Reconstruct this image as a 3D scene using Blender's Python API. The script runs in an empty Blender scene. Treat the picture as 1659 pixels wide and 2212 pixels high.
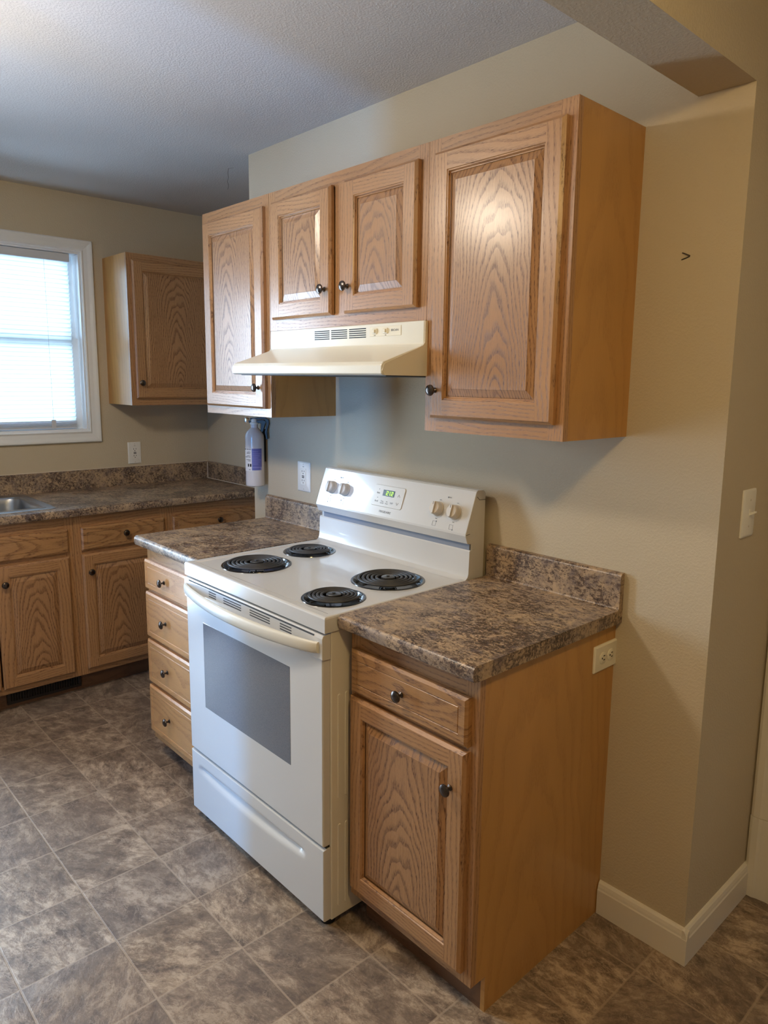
import bpy, bmesh, math, random
from mathutils import Vector, Matrix
S = 0.0254                      # everything below is laid out in inches
PI = math.pi
scene = bpy.context.scene
col = scene.collection
random.seed(7)

# ------------------------------------------------------------------ camera
F = Vector((-0.71730434, 0.67844166, -0.15871799))
R = Vector((0.68544519, 0.72798922, 0.01402115))
U = Vector((-0.12505751, 0.09873505, 0.9872244))
cd = bpy.data.cameras.new('camera')
cam = bpy.data.objects.new('camera', cd)
col.objects.link(cam)
M3 = Matrix((R, U, -F)).transposed()
cam.matrix_world = Matrix.Translation(Vector((86.765, -68.428, 60.128)) * S) @ M3.to_4x4()
cd.sensor_fit = 'VERTICAL'
cd.sensor_height = 36.0
cd.lens = 1556.265 / 2212 * 36.0
cd.shift_x = -37.387 / 2212
cd.shift_y = -32.763 / 2212
cd.clip_start = 0.02
scene.camera = cam

# ------------------------------------------------------------------ light
def lin(r, g, b):
    f = lambda c: c / 12.92 if c <= 0.04045 else ((c + 0.055) / 1.055) ** 2.4
    return (f(r / 255), f(g / 255), f(b / 255))

scene.view_settings.view_transform = 'Standard'
scene.view_settings.look = 'None'
scene.view_settings.gamma = 1.0
scene.view_settings.use_curve_mapping = False
scene.view_settings.exposure = 0.38
try:
    scene.cycles.use_denoising = True
    scene.cycles.max_bounces = 10
    scene.cycles.diffuse_bounces = 6
    scene.cycles.transmission_bounces = 8
    scene.cycles.sample_clamp_indirect = 6.0
    scene.cycles.caustics_reflective = False
    scene.cycles.caustics_refractive = False
except Exception:
    pass

SKY = (0.52, 0.74, 1.0)
w = bpy.data.worlds.new('sky')
scene.world = w
w.use_nodes = True
bg = w.node_tree.nodes['Background']
bg.inputs[0].default_value = SKY + (1,)
bg.inputs[1].default_value = 3.0

def area(name, loc, size, rot, energy, color):
    d = bpy.data.lights.new(name, 'AREA')
    d.shape = 'RECTANGLE'
    d.size, d.size_y = size[0] * S, size[1] * S
    d.energy = energy
    d.color = color
    o = bpy.data.objects.new(name, d)
    o.location = Vector(loc) * S
    o.rotation_euler = rot
    col.objects.link(o)
    return o

# daylight that falls on the two windows of the left wall, from outside the glass
E_WIN1, E_WIN2, E_ADDED_BLUE, E_LAMP_K, E_LAMP_H = 74, 155, 105, 68, 76
area('daylight_sink_window', (-84, -29.5, 66), (60, 60), (0, -PI / 2, 0), E_WIN1, SKY)
area('daylight_glass_door', (-84, -64, 43), (86, 34), (0, -PI / 2, 0), E_WIN2, (0.66, 0.81, 1.0))
area('added_blue_light', (36, -160, 44), (9, 76), (PI / 2, 0, 0), E_ADDED_BLUE, (0.12, 0.43, 1.0))  # unseen source, added for the blue tint on the stove's left side
LAMP_COL = (1.0, 0.86, 0.68)
LAMP_COL_H = (1.0, 0.70, 0.29)

# ------------------------------------------------------------------ node helpers
class N:
    def __init__(s, name):
        s.m = bpy.data.materials.new(name)
        s.m.use_nodes = True
        s.t = s.m.node_tree
        s.t.nodes.clear()
        s.out = s.t.nodes.new('ShaderNodeOutputMaterial')
    def n(s, ty, ins=None, **kw):
        nd = s.t.nodes.new(ty)
        for k, v in kw.items():
            setattr(nd, k, v)
        for k, v in (ins or {}).items():
            s.put(nd.inputs[k], v)
        return nd
    def put(s, sock, v):
        if isinstance(v, bpy.types.NodeSocket):
            s.t.links.new(v, sock)
        elif isinstance(v, tuple) and len(v) == 3 and sock.type == 'RGBA':
            sock.default_value = v + (1,)
        else:
            sock.default_value = v
    def math(s, op, a, b=None, c=None, clamp=False):
        nd = s.n('ShaderNodeMath', operation=op, use_clamp=clamp)
        s.put(nd.inputs[0], a)
        if b is not None: s.put(nd.inputs[1], b)
        if c is not None: s.put(nd.inputs[2], c)
        return nd.outputs[0]
    def vmath(s, op, a, b=None):
        nd = s.n('ShaderNodeVectorMath', operation=op)
        s.put(nd.inputs[0], a)
        if b is not None: s.put(nd.inputs[1], b)
        return nd.outputs[0]
    def noise(s, vec, scale, detail=3, rough=.5, dist=0, out=0):
        nd = s.n('ShaderNodeTexNoise', {'Vector': vec, 'Scale': scale, 'Detail': detail, 'Roughness': rough, 'Distortion': dist})
        return nd.outputs[out]
    def mix(s, fac, a, b, blend='MIX'):
        nd = s.n('ShaderNodeMix', data_type='RGBA', blend_type=blend)
        s.put(nd.inputs[0], fac); s.put(nd.inputs[6], a); s.put(nd.inputs[7], b)
        return nd.outputs[2]
    def ramp(s, fac, stops, interp='LINEAR'):
        nd = s.n('ShaderNodeValToRGB', {0: fac})
        nd.color_ramp.interpolation = interp
        els = nd.color_ramp.elements
        while len(els) < len(stops): els.new(0.5)
        for e, (p, c) in zip(els, stops):
            e.position = p
            e.color = (c if isinstance(c, tuple) else (c, c, c)) + (1,)
        return nd.outputs[0]
    def rng(s, v, a, b, c=0.0, d=1.0, smooth=False):
        nd = s.n('ShaderNodeMapRange', {0: v, 1: a, 2: b, 3: c, 4: d}, interpolation_type='SMOOTHSTEP' if smooth else 'LINEAR')
        return nd.outputs[0]
    def bsdf(s, color, rough=.5, metal=0.0, bump=None, bstr=.3, bdist=.001, spec=.5, coat=0, **kw):
        nd = s.n('ShaderNodeBsdfPrincipled')
        s.put(nd.inputs['Base Color'], color)
        s.put(nd.inputs['Roughness'], rough)
        s.put(nd.inputs['Metallic'], metal)
        s.put(nd.inputs['Specular IOR Level'], spec)
        s.put(nd.inputs['Coat Weight'], coat)
        for k, v in kw.items(): s.put(nd.inputs[k.replace('_', ' ')], v)
        if bump is not None:
            b = s.n('ShaderNodeBump', {'Strength': bstr, 'Distance': bdist, 'Height': bump})
            s.t.links.new(b.outputs[0], nd.inputs['Normal'])
        s.t.links.new(nd.outputs[0], s.out.inputs[0])
        return nd
    def obj(s):
        return s.n('ShaderNodeTexCoord').outputs['Object']
    def uv(s):
        return s.n('ShaderNodeUVMap').outputs[0]
    def geo(s):
        return s.n('ShaderNodeNewGeometry').outputs['Position']

def plain(name, c, rough=.5, metal=0, spec=.5, coat=0, emit=None, estr=0):
    k = N(name)
    nd = k.bsdf(c, rough, metal, spec=spec, coat=coat)
    if emit:
        nd.inputs['Emission Color'].default_value = emit + (1,)
        nd.inputs['Emission Strength'].default_value = estr
    return k.m

def textured_paint(name, c, scale, strength, rough=.75, dist=.0012):
    k = N(name)
    p = k.geo()
    n1 = k.noise(p, scale, 2, .55)
    n2 = k.noise(p, scale * 2.7, 2, .5)
    h = k.math('ADD', k.rng(n1, .42, .62, 0, 1, True), k.math('MULTIPLY', n2, .35))
    tone = k.noise(p, 1.3, 2, .5)
    cc = k.mix(k.rng(tone, .3, .7, 0, 1), tuple(x * .96 for x in c), tuple(min(1, x * 1.03) for x in c))
    k.bsdf(cc, rough, bump=h, bstr=strength, bdist=dist, spec=.35)
    return k.m

def oak(name, light, dark, contrast=1.0, freq=1.9, tilt=.17, d0=3.4, rough=.34, fine=1.0, warp=1.0):
    """plain-sawn boards: UV in inches, U across the board (0 = heart), V along the grain"""
    k = N(name)
    sep = k.n('ShaderNodeSeparateXYZ', {0: k.uv()})
    u, v = sep.outputs[0], sep.outputs[1]
    lowv = k.n('ShaderNodeCombineXYZ', {0: k.math('MULTIPLY', u, .16), 1: k.math('MULTIPLY', v, .055), 2: 0.0}).outputs[0]
    nl = k.noise(lowv, 1.6, 2, .5)
    nl2 = k.noise(k.vmath('ADD', lowv, (7.3, 2.1, 4.0)), 1.5, 2, .5)
    u2 = k.math('ADD', u, k.math('MULTIPLY', k.math('SUBTRACT', nl, .5), 3.0 * warp))
    d = k.math('ADD', k.math('ADD', k.math('MULTIPLY', v, tilt), d0), k.math('MULTIPLY', k.math('SUBTRACT', nl2, .5), 2.2 * warp))
    r = k.math('SQRT', k.math('ADD', k.math('MULTIPLY', u2, u2), k.math('MULTIPLY', d, d)))
    wv = k.n('ShaderNodeCombineXYZ', {0: k.math('MULTIPLY', u, 1.1), 1: k.math('MULTIPLY', v, .22), 2: 1.0}).outputs[0]
    wig = k.math('MULTIPLY', k.math('SUBTRACT', k.noise(wv, 1.6, 3, .55), .5), .34 * warp)
    ring = k.math('ADD', k.math('MULTIPLY', r, freq), wig)
    saw = k.math('FRACT', ring)
    band = k.math('MULTIPLY', k.rng(saw, 0.0, .10, 0, 1, True), k.rng(saw, .14, .62, 1, 0, True))
    sv = k.n('ShaderNodeCombineXYZ', {0: k.math('MULTIPLY', u, 26.0), 1: k.math('MULTIPLY', v, 1.5), 2: 0.0}).outputs[0]
    streak = k.noise(sv, 1.0, 3, .65)
    pore = k.rng(streak, .46, .66, 0, 1, True)
    sv2 = k.n('ShaderNodeCombineXYZ', {0: k.math('MULTIPLY', u, 7.0), 1: k.math('MULTIPLY', v, .25), 2: 3.0}).outputs[0]
    soft = k.noise(sv2, 1.0, 2, .5)
    g = k.math('MULTIPLY', band, k.math('ADD', .22, k.math('MULTIPLY', pore, .75)))
    g = k.math('ADD', g, k.math('MULTIPLY', pore, .22 * fine))
    g = k.math('ADD', g, k.math('MULTIPLY', k.math('SUBTRACT', soft, .5), .5))
    g = k.math('MULTIPLY', g, contrast, clamp=True)
    base = k.mix(k.rng(nl2, .3, .7, 0, 1), tuple(c * .93 for c in light), tuple(min(1, c * 1.05) for c in light))
    cc = k.mix(g, base, dark)
    k.bsdf(cc, k.math('ADD', rough, k.math('MULTIPLY', g, .12)), bump=k.math('MULTIPLY', g, -1.0), bstr=.22, bdist=.0006, spec=.5, coat=.4, Coat_Roughness=.22)
    return k.m

def laminate():
    k = N('granite_look_laminate')
    p = k.obj()
    big = k.noise(p, 7.5, 4, .6, .4)
    ps = k.vmath('MULTIPLY', p, (.75, 1.25, 1.25))
    w1 = k.noise(ps, 72, 7, .82, .35)
    w2 = k.noise(k.vmath('ADD', p, (3.1, 1.7, 5.0)), 150, 6, .8, .4)
    w3 = k.noise(k.vmath('ADD', p, (9.1, 4.7, 2.0)), 24, 5, .72, .5)
    light = k.mix(k.rng(w3, .42, .58, 0, 1), lin(178, 152, 122), lin(146, 127, 110))
    f1 = k.math('ADD', w1, k.math('MULTIPLY', k.math('SUBTRACT', big, .5), .35))
    c = k.mix(k.rng(f1, .47, .57, 0, 1, True), light, lin(84, 65, 53))
    f2 = k.math('ADD', w2, k.math('MULTIPLY', k.math('SUBTRACT', big, .5), .3))
    c = k.mix(k.rng(f2, .545, .61, 0, .95, True), c, lin(44, 35, 31))
    c = k.mix(k.math('MULTIPLY', k.rng(w2, .42, .34, 0, 1, True), .7), c, lin(196, 172, 142))
    c = k.mix(k.math('MULTIPLY', k.rng(w3, .57, .66, 0, 1, True), .55), c, lin(92, 80, 84))
    k.bsdf(c, .34, bump=w2, bstr=.12, bdist=.0004, spec=.5)
    return k.m

def slate_floor():
    k = N('slate_look_vinyl_tile')
    p = k.geo()
    sep = k.n('ShaderNodeSeparateXYZ', {0: p})
    TX, TY = 10.03 * S, 9.5 * S
    fx = k.math('DIVIDE', k.math('SUBTRACT', sep.outputs[0], 5.75 * S), TX)
    fy = k.math('DIVIDE', k.math('SUBTRACT', sep.outputs[1], -33.3 * S), TY)
    cx, cy = k.math('FLOOR', fx), k.math('FLOOR', fy)
    ux, uy = k.math('FRACT', fx), k.math('FRACT', fy)
    cell = k.n('ShaderNodeCombineXYZ', {0: cx, 1: cy, 2: 0.0}).outputs[0]
    wn = k.n('ShaderNodeTexWhiteNoise', {'Vector': cell}, noise_dimensions='3D')
    rv, rc = wn.outputs['Value'], wn.outputs['Color']
    wn2 = k.n('ShaderNodeTexWhiteNoise', {'Vector': k.vmath('ADD', cell, (31.0, 17.0, 5.0))}, noise_dimensions='3D').outputs['Value']
    # stretched stone pattern, its run differs from tile to tile
    ang = k.math('MULTIPLY', k.math('SUBTRACT', rv, .5), 1.5)
    off = k.vmath('MULTIPLY', rc, (40.0, 40.0, 40.0))
    rot = k.n('ShaderNodeVectorRotate', {'Vector': p, 'Angle': ang}, rotation_type='Z_AXIS').outputs[0]
    q = k.vmath('ADD', k.vmath('MULTIPLY', rot, (3.2, 5.4, 1.0)), off)
    n1 = k.noise(q, 4.2, 9, .74, .3)
    n2 = k.noise(k.vmath('ADD', q, (5.0, 2.0, 1.0)), 1.4, 6, .62, .5)
    n3 = k.noise(q, 12.0, 6, .75, .4)
    fine = k.noise(p, 160, 3, .6)
    c = k.ramp(n1, [(.38, lin(100, 84, 71)), (.46, lin(140, 120, 102)), (.53, lin(166, 145, 123)), (.60, lin(198, 176, 152))])
    edge3 = k.math('ABSOLUTE', k.math('SUBTRACT', k.noise(q, 3.0, 8, .72, .6), .5))
    c = k.mix(k.math('MULTIPLY', k.rng(edge3, 0.0, .018, 1, 0, True), .55), c, lin(206, 186, 163))
    c = k.mix(k.math('MULTIPLY', k.rng(n3, .53, .62, 0, 1, True), .4), c, lin(100, 85, 73))
    c = k.mix(k.math('MULTIPLY', k.rng(n2, .48, .58, 0, 1, True), .5), c, lin(100, 85, 73))
    # thin dark cracks and thin pale ridges along layer edges
    edge = k.math('ABSOLUTE', k.math('SUBTRACT', n2, .5))
    c = k.mix(k.math('MULTIPLY', k.rng(edge, 0.0, .008, 1, 0, True), .35), c, lin(74, 60, 50))
    edge2 = k.math('ABSOLUTE', k.math('SUBTRACT', n1, .57))
    c = k.mix(k.math('MULTIPLY', k.rng(edge2, 0.0, .02, 1, 0, True), .35), c, lin(204, 184, 160))
    c = k.mix(k.math('MULTIPLY', k.rng(wn2, 0, 1, 0, 1), .42), c, lin(108, 93, 84))
    c = k.mix(k.math('MULTIPLY', k.rng(fine, .35, .65, 0, 1), .10), c, lin(60, 50, 45))
    # grout
    gx = k.math('MINIMUM', ux, k.math('SUBTRACT', 1.0, ux))
    gy = k.math('MINIMUM', uy, k.math('SUBTRACT', 1.0, uy))
    wob = k.math('MULTIPLY', k.math('SUBTRACT', n3, .5), .012)
    g = k.math('ADD', k.math('MINIMUM', gx, gy), wob)
    grout = k.rng(g, .007, .015, 1, 0, True)
    c = k.mix(k.math('MULTIPLY', grout, .6), c, lin(176, 156, 134))
    h = k.math('ADD', k.math('MULTIPLY', k.math('ADD', n1, k.math('MULTIPLY', n3, .35)), 1.0), k.math('MULTIPLY', grout, -.25))
    k.bsdf(c, k.rng(n1, .3, .7, .52, .40), bump=k.math('ADD', h, k.math('MULTIPLY', fine, .12)), bstr=.85, bdist=.002, spec=.45)
    return k.m

# ------------------------------------------------------------------ materials
WALL = lin(197, 184, 160)
m_wall = textured_paint('beige_wall_paint', WALL, 150, .30)
m_ceil = textured_paint('textured_white_ceiling', lin(204, 201, 200), 150, .38, .85, .0014)
m_trim = plain('white_trim_paint', lin(226, 220, 210), .38)
m_casing = plain('white_casing_paint', lin(228, 230, 232), .35)
m_floor = slate_floor()
OL, OD = lin(176, 131, 87), lin(94, 56, 30)
m_oak = oak('honey_oak', OL, OD, .9, 3.2, .035, 5.0, warp=.4)
m_oak_draw = oak('honey_oak_drawer', lin(172, 128, 82), OD, 1.2, 2.6, .10, 2.6)
m_oak_panel = oak('honey_oak_panel', lin(170, 126, 84), lin(84, 48, 25), 1.3, 3.0, .17, 3.4, warp=.8)
m_oak_rail = oak('honey_oak_rail', lin(172, 128, 85), OD, .9, 2.3, .05, 4.0, warp=.5)
m_oak_pale = oak('pale_oak_drawer', lin(208, 152, 94), lin(150, 96, 50), .75, 1.5, .06, 4.0)
m_veneer = oak('birch_veneer', lin(190, 140, 76), lin(152, 104, 50), .55, .8, .12, 5.0, .42, .25)
m_toe = oak('dark_toe_kick', lin(112, 78, 52), lin(70, 46, 30), .7, 1.5, .05, 4, .5)
m_lam = laminate()
m_caulk = plain('white_caulk', lin(222, 214, 200), .5)
m_white = plain('white_enamel', lin(208, 206, 203), .22, coat=.4)
m_white_side = plain('white_painted_steel', lin(222, 216, 204), .35)
m_cream = plain('cream_enamel', lin(226, 222, 208), .30, coat=.2)
m_handle = plain('off_white_plastic', lin(218, 213, 200), .36)
m_cream_text = plain('cream_plastic', lin(226, 218, 196), .4)
m_knobgrey = plain('warm_grey_plastic', lin(205, 196, 184), .38)
m_black = plain('black_porcelain', lin(14, 14, 16), .2, coat=.5)
m_coil = plain('black_heating_coil', lin(58, 57, 58), .5)
m_med = plain('steel_coil_medallion', lin(96, 94, 92), .35, .8)
m_dark = plain('dark_void', lin(18, 18, 20), .6)
m_slot = plain('grey_vent_shadow', lin(60, 62, 66), .6)
m_rubber = plain('black_rubber', lin(20, 20, 21), .7)
m_pewter = plain('dark_pewter', lin(92, 84, 80), .26, 1.0)
m_steel = None
m_print = plain('grey_print', lin(96, 98, 104), .5)
m_led = plain('green_display_digit', lin(150, 210, 30), .4, emit=(.45, .95, .08), estr=.9)
m_lcd = plain('black_display', lin(22, 28, 20), .2)
m_plate = plain('white_outlet_plastic', lin(232, 230, 224), .35)
m_plate2 = plain('ivory_outlet_plastic', lin(234, 226, 204), .35)
m_hole = plain('outlet_slot', lin(40, 34, 30), .6)
m_ext = plain('white_bottle_paint', lin(214, 210, 210), .22, coat=.3)
m_extblk = plain('black_lever_plastic', lin(18, 18, 20), .35)
m_lblw = plain('white_label', lin(222, 220, 222), .4)
m_lblb = plain('violet_blue_label', lin(96, 100, 168), .4)
m_lbll = plain('pale_violet_print', lin(150, 152, 205), .4)
m_chrome = plain('chrome', lin(215, 218, 222), .15, 1.0)
m_vent = plain('dark_brown_register', lin(50, 44, 42), .45, .3)
m_web = plain('dust_strand', lin(110, 105, 100), .9)

k = N('brushed_stainless')
pp = k.obj()
nz = k.noise(k.vmath('MULTIPLY', pp, (40, 300, 40)), 1.0, 2, .5)
k.bsdf(lin(170, 174, 180), k.rng(nz, .3, .7, .30, .38), 1.0)
m_steel = k.m

k = N('oven_window_glass')
pp = k.obj()
vor = k.n('ShaderNodeTexVoronoi', {'Vector': pp, 'Scale': 420.0})
c = k.mix(k.rng(vor.outputs['Distance'], .25, .45, 0, 1), lin(84, 87, 95), lin(104, 107, 115))
k.bsdf(c, .16, coat=.5)
m_ovenglass = k.m

k = N('window_glass')
tr = k.n('ShaderNodeBsdfTransparent', {'Color': (.93, .96, .97)})
gs = k.n('ShaderNodeBsdfGlossy', {'Color': (1, 1, 1), 'Roughness': 0.02})
fz = k.n('ShaderNodeFresnel', {'IOR': 1.45})
gx_ = k.n('ShaderNodeMixShader', {0: fz.outputs[0], 1: tr.outputs[0], 2: gs.outputs[0]})
k.t.links.new(gx_.outputs[0], k.out.inputs[0])
m_glass = k.m

k = N('blind_slat')
df = k.n('ShaderNodeBsdfDiffuse', {'Color': lin(238, 240, 240)})
tl = k.n('ShaderNodeBsdfTranslucent', {'Color': lin(222, 232, 236)})
mx = k.n('ShaderNodeMixShader', {0: .48, 1: df.outputs[0], 2: tl.outputs[0]})
k.t.links.new(mx.outputs[0], k.out.inputs[0])
m_slat = k.m
m_blindrail = plain('white_blind_rail', lin(206, 208, 214), .4)

def lampmat(name, colr, st):
    k = N(name)
    e = k.n('ShaderNodeEmission', {'Color': colr, 'Strength': st})
    k.t.links.new(e.outputs[0], k.out.inputs[0])
    return k.m
m_lampK = lampmat('lit_kitchen_globe', LAMP_COL, E_LAMP_K)
m_lampH = lampmat('lit_hall_globe', LAMP_COL_H, E_LAMP_H)

# ------------------------------------------------------------------ mesh helper
class FR:
    """local frame: a (across), b (up), d (outward)"""
    def __init__(s, o=(0, 0, 0), a=(1, 0, 0), b=(0, 0, 1), d=(0, -1, 0)):
        s.o, s.a, s.b, s.d = Vector(o), Vector(a), Vector(b), Vector(d)
    def __call__(s, a, b, d):
        return s.o + s.a * a + s.b * b + s.d * d
def facing_room(y, x=0, z=0): return FR((x, y, z))                                   # faces -y, a = x
def facing_right(x, y=0, z=0): return FR((x, y, z), (0, 1, 0), (0, 0, 1), (1, 0, 0))   # faces +x, a = y
WORLD = FR((0, 0, 0), (1, 0, 0), (0, 1, 0), (0, 0, 1))                                # a=x b=y d=z

class M:
    def __init__(s, fr=WORLD):
        s.v, s.f, s.uv, s.mi, s.fr = [], [], [], [], fr
        s.smooth = []
    def quad(s, pts, uvs=None, mi=0, smooth=False):
        i = len(s.v)
        s.v += [s.fr(*p) for p in pts]
        s.f.append(list(range(i, i + len(pts))))
        s.uv.append(uvs or [(p[0], p[1]) for p in pts])
        s.mi.append(mi); s.smooth.append(smooth)
    def box(s, a0, a1, b0, b1, d0, d1, grain='b', uo=(0, 0), mi=0):
        lo, hi = (a0, b0, d0), (a1, b1, d1)
        mid = [(x + y) / 2 for x, y in zip(lo, hi)]
        g = 'abd'.index(grain)
        base = len(s.v)
        P = [(lo[0] if not i & 1 else hi[0], lo[1] if not i & 2 else hi[1], lo[2] if not i & 4 else hi[2]) for i in range(8)]
        s.v += [s.fr(*p) for p in P]
        for ax, idx in ((0, (0, 2, 6, 4)), (0, (1, 3, 7, 5)), (1, (0, 1, 5, 4)), (1, (2, 3, 7, 6)), (2, (0, 1, 3, 2)), (2, (4, 5, 7, 6))):
            oth = [q for q in range(3) if q != ax]
            if g in oth:
                gv = g; gu = oth[0] if oth[1] == g else oth[1]
                uvs = [(P[i][gu] - mid[gu] + uo[0], P[i][gv] - mid[gv] + uo[1]) for i in idx]
            else:
                uvs = [(P[i][oth[0]] - mid[oth[0]] + uo[0], (P[i][oth[1]]) * .1 + uo[1]) for i in idx]
            s.f.append([base + i for i in idx]); s.uv.append(uvs); s.mi.append(mi); s.smooth.append(False)
    def rings(s, loops, grain='b', uo=(0, 0), mi=0, cap0=True, cap1=True, mitre=True):
        """loops of (a0,a1,b0,b1,d) rectangles joined to each other"""
        ca = (loops[0][0] + loops[0][1]) / 2; cb = (loops[0][2] + loops[0][3]) / 2
        def uvq(p, gr):
            x, y = p[0] - ca, p[1] - cb
            return (x + uo[0] + p[2] * .4, y + uo[1]) if gr == 'b' else (y + uo[0] + p[2] * .4, x + uo[1])
        C = [[(l[0], l[2], l[4]), (l[1], l[2], l[4]), (l[1], l[3], l[4]), (l[0], l[3], l[4])] for l in loops]
        for i in range(len(C) - 1):
            for j in range(4):
                kk = (j + 1) % 4
                pts = [C[i][j], C[i][kk], C[i + 1][kk], C[i + 1][j]]
                gr = grain if not mitre else ('a' if j in (0, 2) else 'b')
                s.quad(pts, [uvq(p, gr) for p in pts], mi)
        if cap0: s.quad(C[0], [uvq(p, grain) for p in C[0]], mi)
        if cap1: s.quad(C[-1], [uvq(p, grain) for p in C[-1]], mi)
    def rrings(s, loops, mi=0, seg=6, cap0=True, cap1=True, smooth=True):
        """rounded rectangles (a0,a1,b0,b1,d,r)"""
        rows = []
        for a0, a1, b0, b1, d, r in loops:
            row = []
            for cx, cy, st in ((a1 - r, b1 - r, 0), (a0 + r, b1 - r, 90), (a0 + r, b0 + r, 180), (a1 - r, b0 + r, 270)):
                for q in range(seg + 1):
                    t = math.radians(st + 90 * q / seg)
                    row.append((cx + r * math.cos(t), cy + r * math.sin(t), d))
            rows.append(row)
        n = len(rows[0]); base = len(s.v)
        for row in rows: s.v += [s.fr(*p) for p in row]
        for i in range(len(rows) - 1):
            for j in range(n):
                q = [base + i * n + j, base + i * n + (j + 1) % n, base + (i + 1) * n + (j + 1) % n, base + (i + 1) * n + j]
                s.f.append(q); s.uv.append([(0, 0)] * 4); s.mi.append(mi); s.smooth.append(smooth)
        for flag, i in ((cap0, 0), (cap1, len(rows) - 1)):
            if flag:
                s.f.append([base + i * n + j for j in range(n)]); s.uv.append([(0, 0)] * n); s.mi.append(mi); s.smooth.append(False)
    def lathe(s, c, prof, axis='d', seg=24, mi=0, a0=0, a1=2 * PI, cap=True, smooth=True):
        """profile of (radius, height) about an axis through c"""
        closed = abs(a1 - a0 - 2 * PI) < 1e-6
        n = seg if closed else seg + 1
        base = len(s.v)
        for r, h in prof:
            for j in range(n):
                t = a0 + (a1 - a0) * j / seg
                x, y = r * math.cos(t), r * math.sin(t)
                p = {'d': (c[0] + x, c[1] + y, c[2] + h), 'b': (c[0] + x, c[1] + h, c[2] + y), 'a': (c[0] + h, c[1] + x, c[2] + y)}[axis]
                s.v.append(s.fr(*p))
        for i in range(len(prof) - 1):
            for j in range(n if closed else n - 1):
                kk = (j + 1) % n
                s.f.append([base + i * n + j, base + i * n + kk, base + (i + 1) * n + kk, base + (i + 1) * n + j])
                s.uv.append([(0, 0)] * 4); s.mi.append(mi); s.smooth.append(smooth)
        if cap and closed:
            for i in (0, len(prof) - 1):
                if prof[i][0] > 1e-4:
                    s.f.append([base + i * n + j for j in range(n)]); s.uv.append([(0, 0)] * n); s.mi.append(mi); s.smooth.append(False)
    def prism(s, poly, t0, t1, axis='a', mi=0, smooth=False, uvmode=None):
        """polygon in the two other axes, swept along axis"""
        def P(q, t): return {'a': (t, q[0], q[1]), 'b': (q[0], t, q[1]), 'd': (q[0], q[1], t)}[axis]
        n = len(poly); base = len(s.v)
        for t in (t0, t1): s.v += [s.fr(*P(q, t)) for q in poly]
        L = 0
        for j in range(n):
            kk = (j + 1) % n
            dl = math.dist(poly[j], poly[kk])
            s.f.append([base + j, base + kk, base + n + kk, base + n + j])
            s.uv.append([(L, t0), (L + dl, t0), (L + dl, t1), (L, t1)]); L += dl
            s.mi.append(mi); s.smooth.append(smooth)
        for o in (0, n):
            s.f.append([base + o + j for j in range(n)]); s.uv.append([tuple(poly[j]) for j in range(n)]); s.mi.append(mi); s.smooth.append(False)
    def tube(s, path, r, seg=8, mi=0, flat=1.0, closed=False):
        pts = [Vector(p) for p in path]; n = len(pts); base = len(s.v)
        up = Vector((0, 0, 1))
        for i, p in enumerate(pts):
            t = (pts[(i + 1) % n] - pts[i - 1]) if closed else (pts[min(i + 1, n - 1)] - pts[max(i - 1, 0)])
            t.normalize()
            u = up if abs(t.dot(up)) < .95 else Vector((1, 0, 0))
            x = t.cross(u).normalized(); y = x.cross(t)
            rr = r[i] if isinstance(r, (list, tuple)) else r
            for j in range(seg):
                a = 2 * PI * j / seg
                s.v.append(s.fr(*(p + x * rr * math.cos(a) + y * rr * flat * math.sin(a))))
        for i in range(n if closed else n - 1):
            for j in range(seg):
                kk = (j + 1) % seg; i2 = (i + 1) % n
                s.f.append([base + i * seg + j, base + i * seg + kk, base + i2 * seg + kk, base + i2 * seg + j])
                s.uv.append([(0, 0)] * 4); s.mi.append(mi); s.smooth.append(True)
        if not closed:
            for i in (0, n - 1):
                s.f.append([base + i * seg + j for j in range(seg)]); s.uv.append([(0, 0)] * seg); s.mi.append(mi); s.smooth.append(False)
    def text(s, body, size, a, b, d, mi=0, align='CENTER', depth=.012, mp=None):
        cu = bpy.data.curves.new('t', 'FONT'); cu.body = body; cu.size = size; cu.align_x = align; cu.align_y = 'CENTER'
        cu.resolution_u = 3; cu.extrude = depth / 2
        ob = bpy.data.objects.new('t', cu)
        me = bpy.data.meshes.new_from_object(ob)
        base = len(s.v)
        for vv in me.vertices:
            p = (a + vv.co.x, b + vv.co.y, d + vv.co.z)
            s.v.append(mp(*p) if mp else s.fr(*p))
        for p in me.polygons:
            s.f.append([base + i for i in p.vertices]); s.uv.append([(0, 0)] * len(p.vertices)); s.mi.append(mi); s.smooth.append(False)
        bpy.data.objects.remove(ob); bpy.data.curves.remove(cu); bpy.data.meshes.remove(me)

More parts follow.
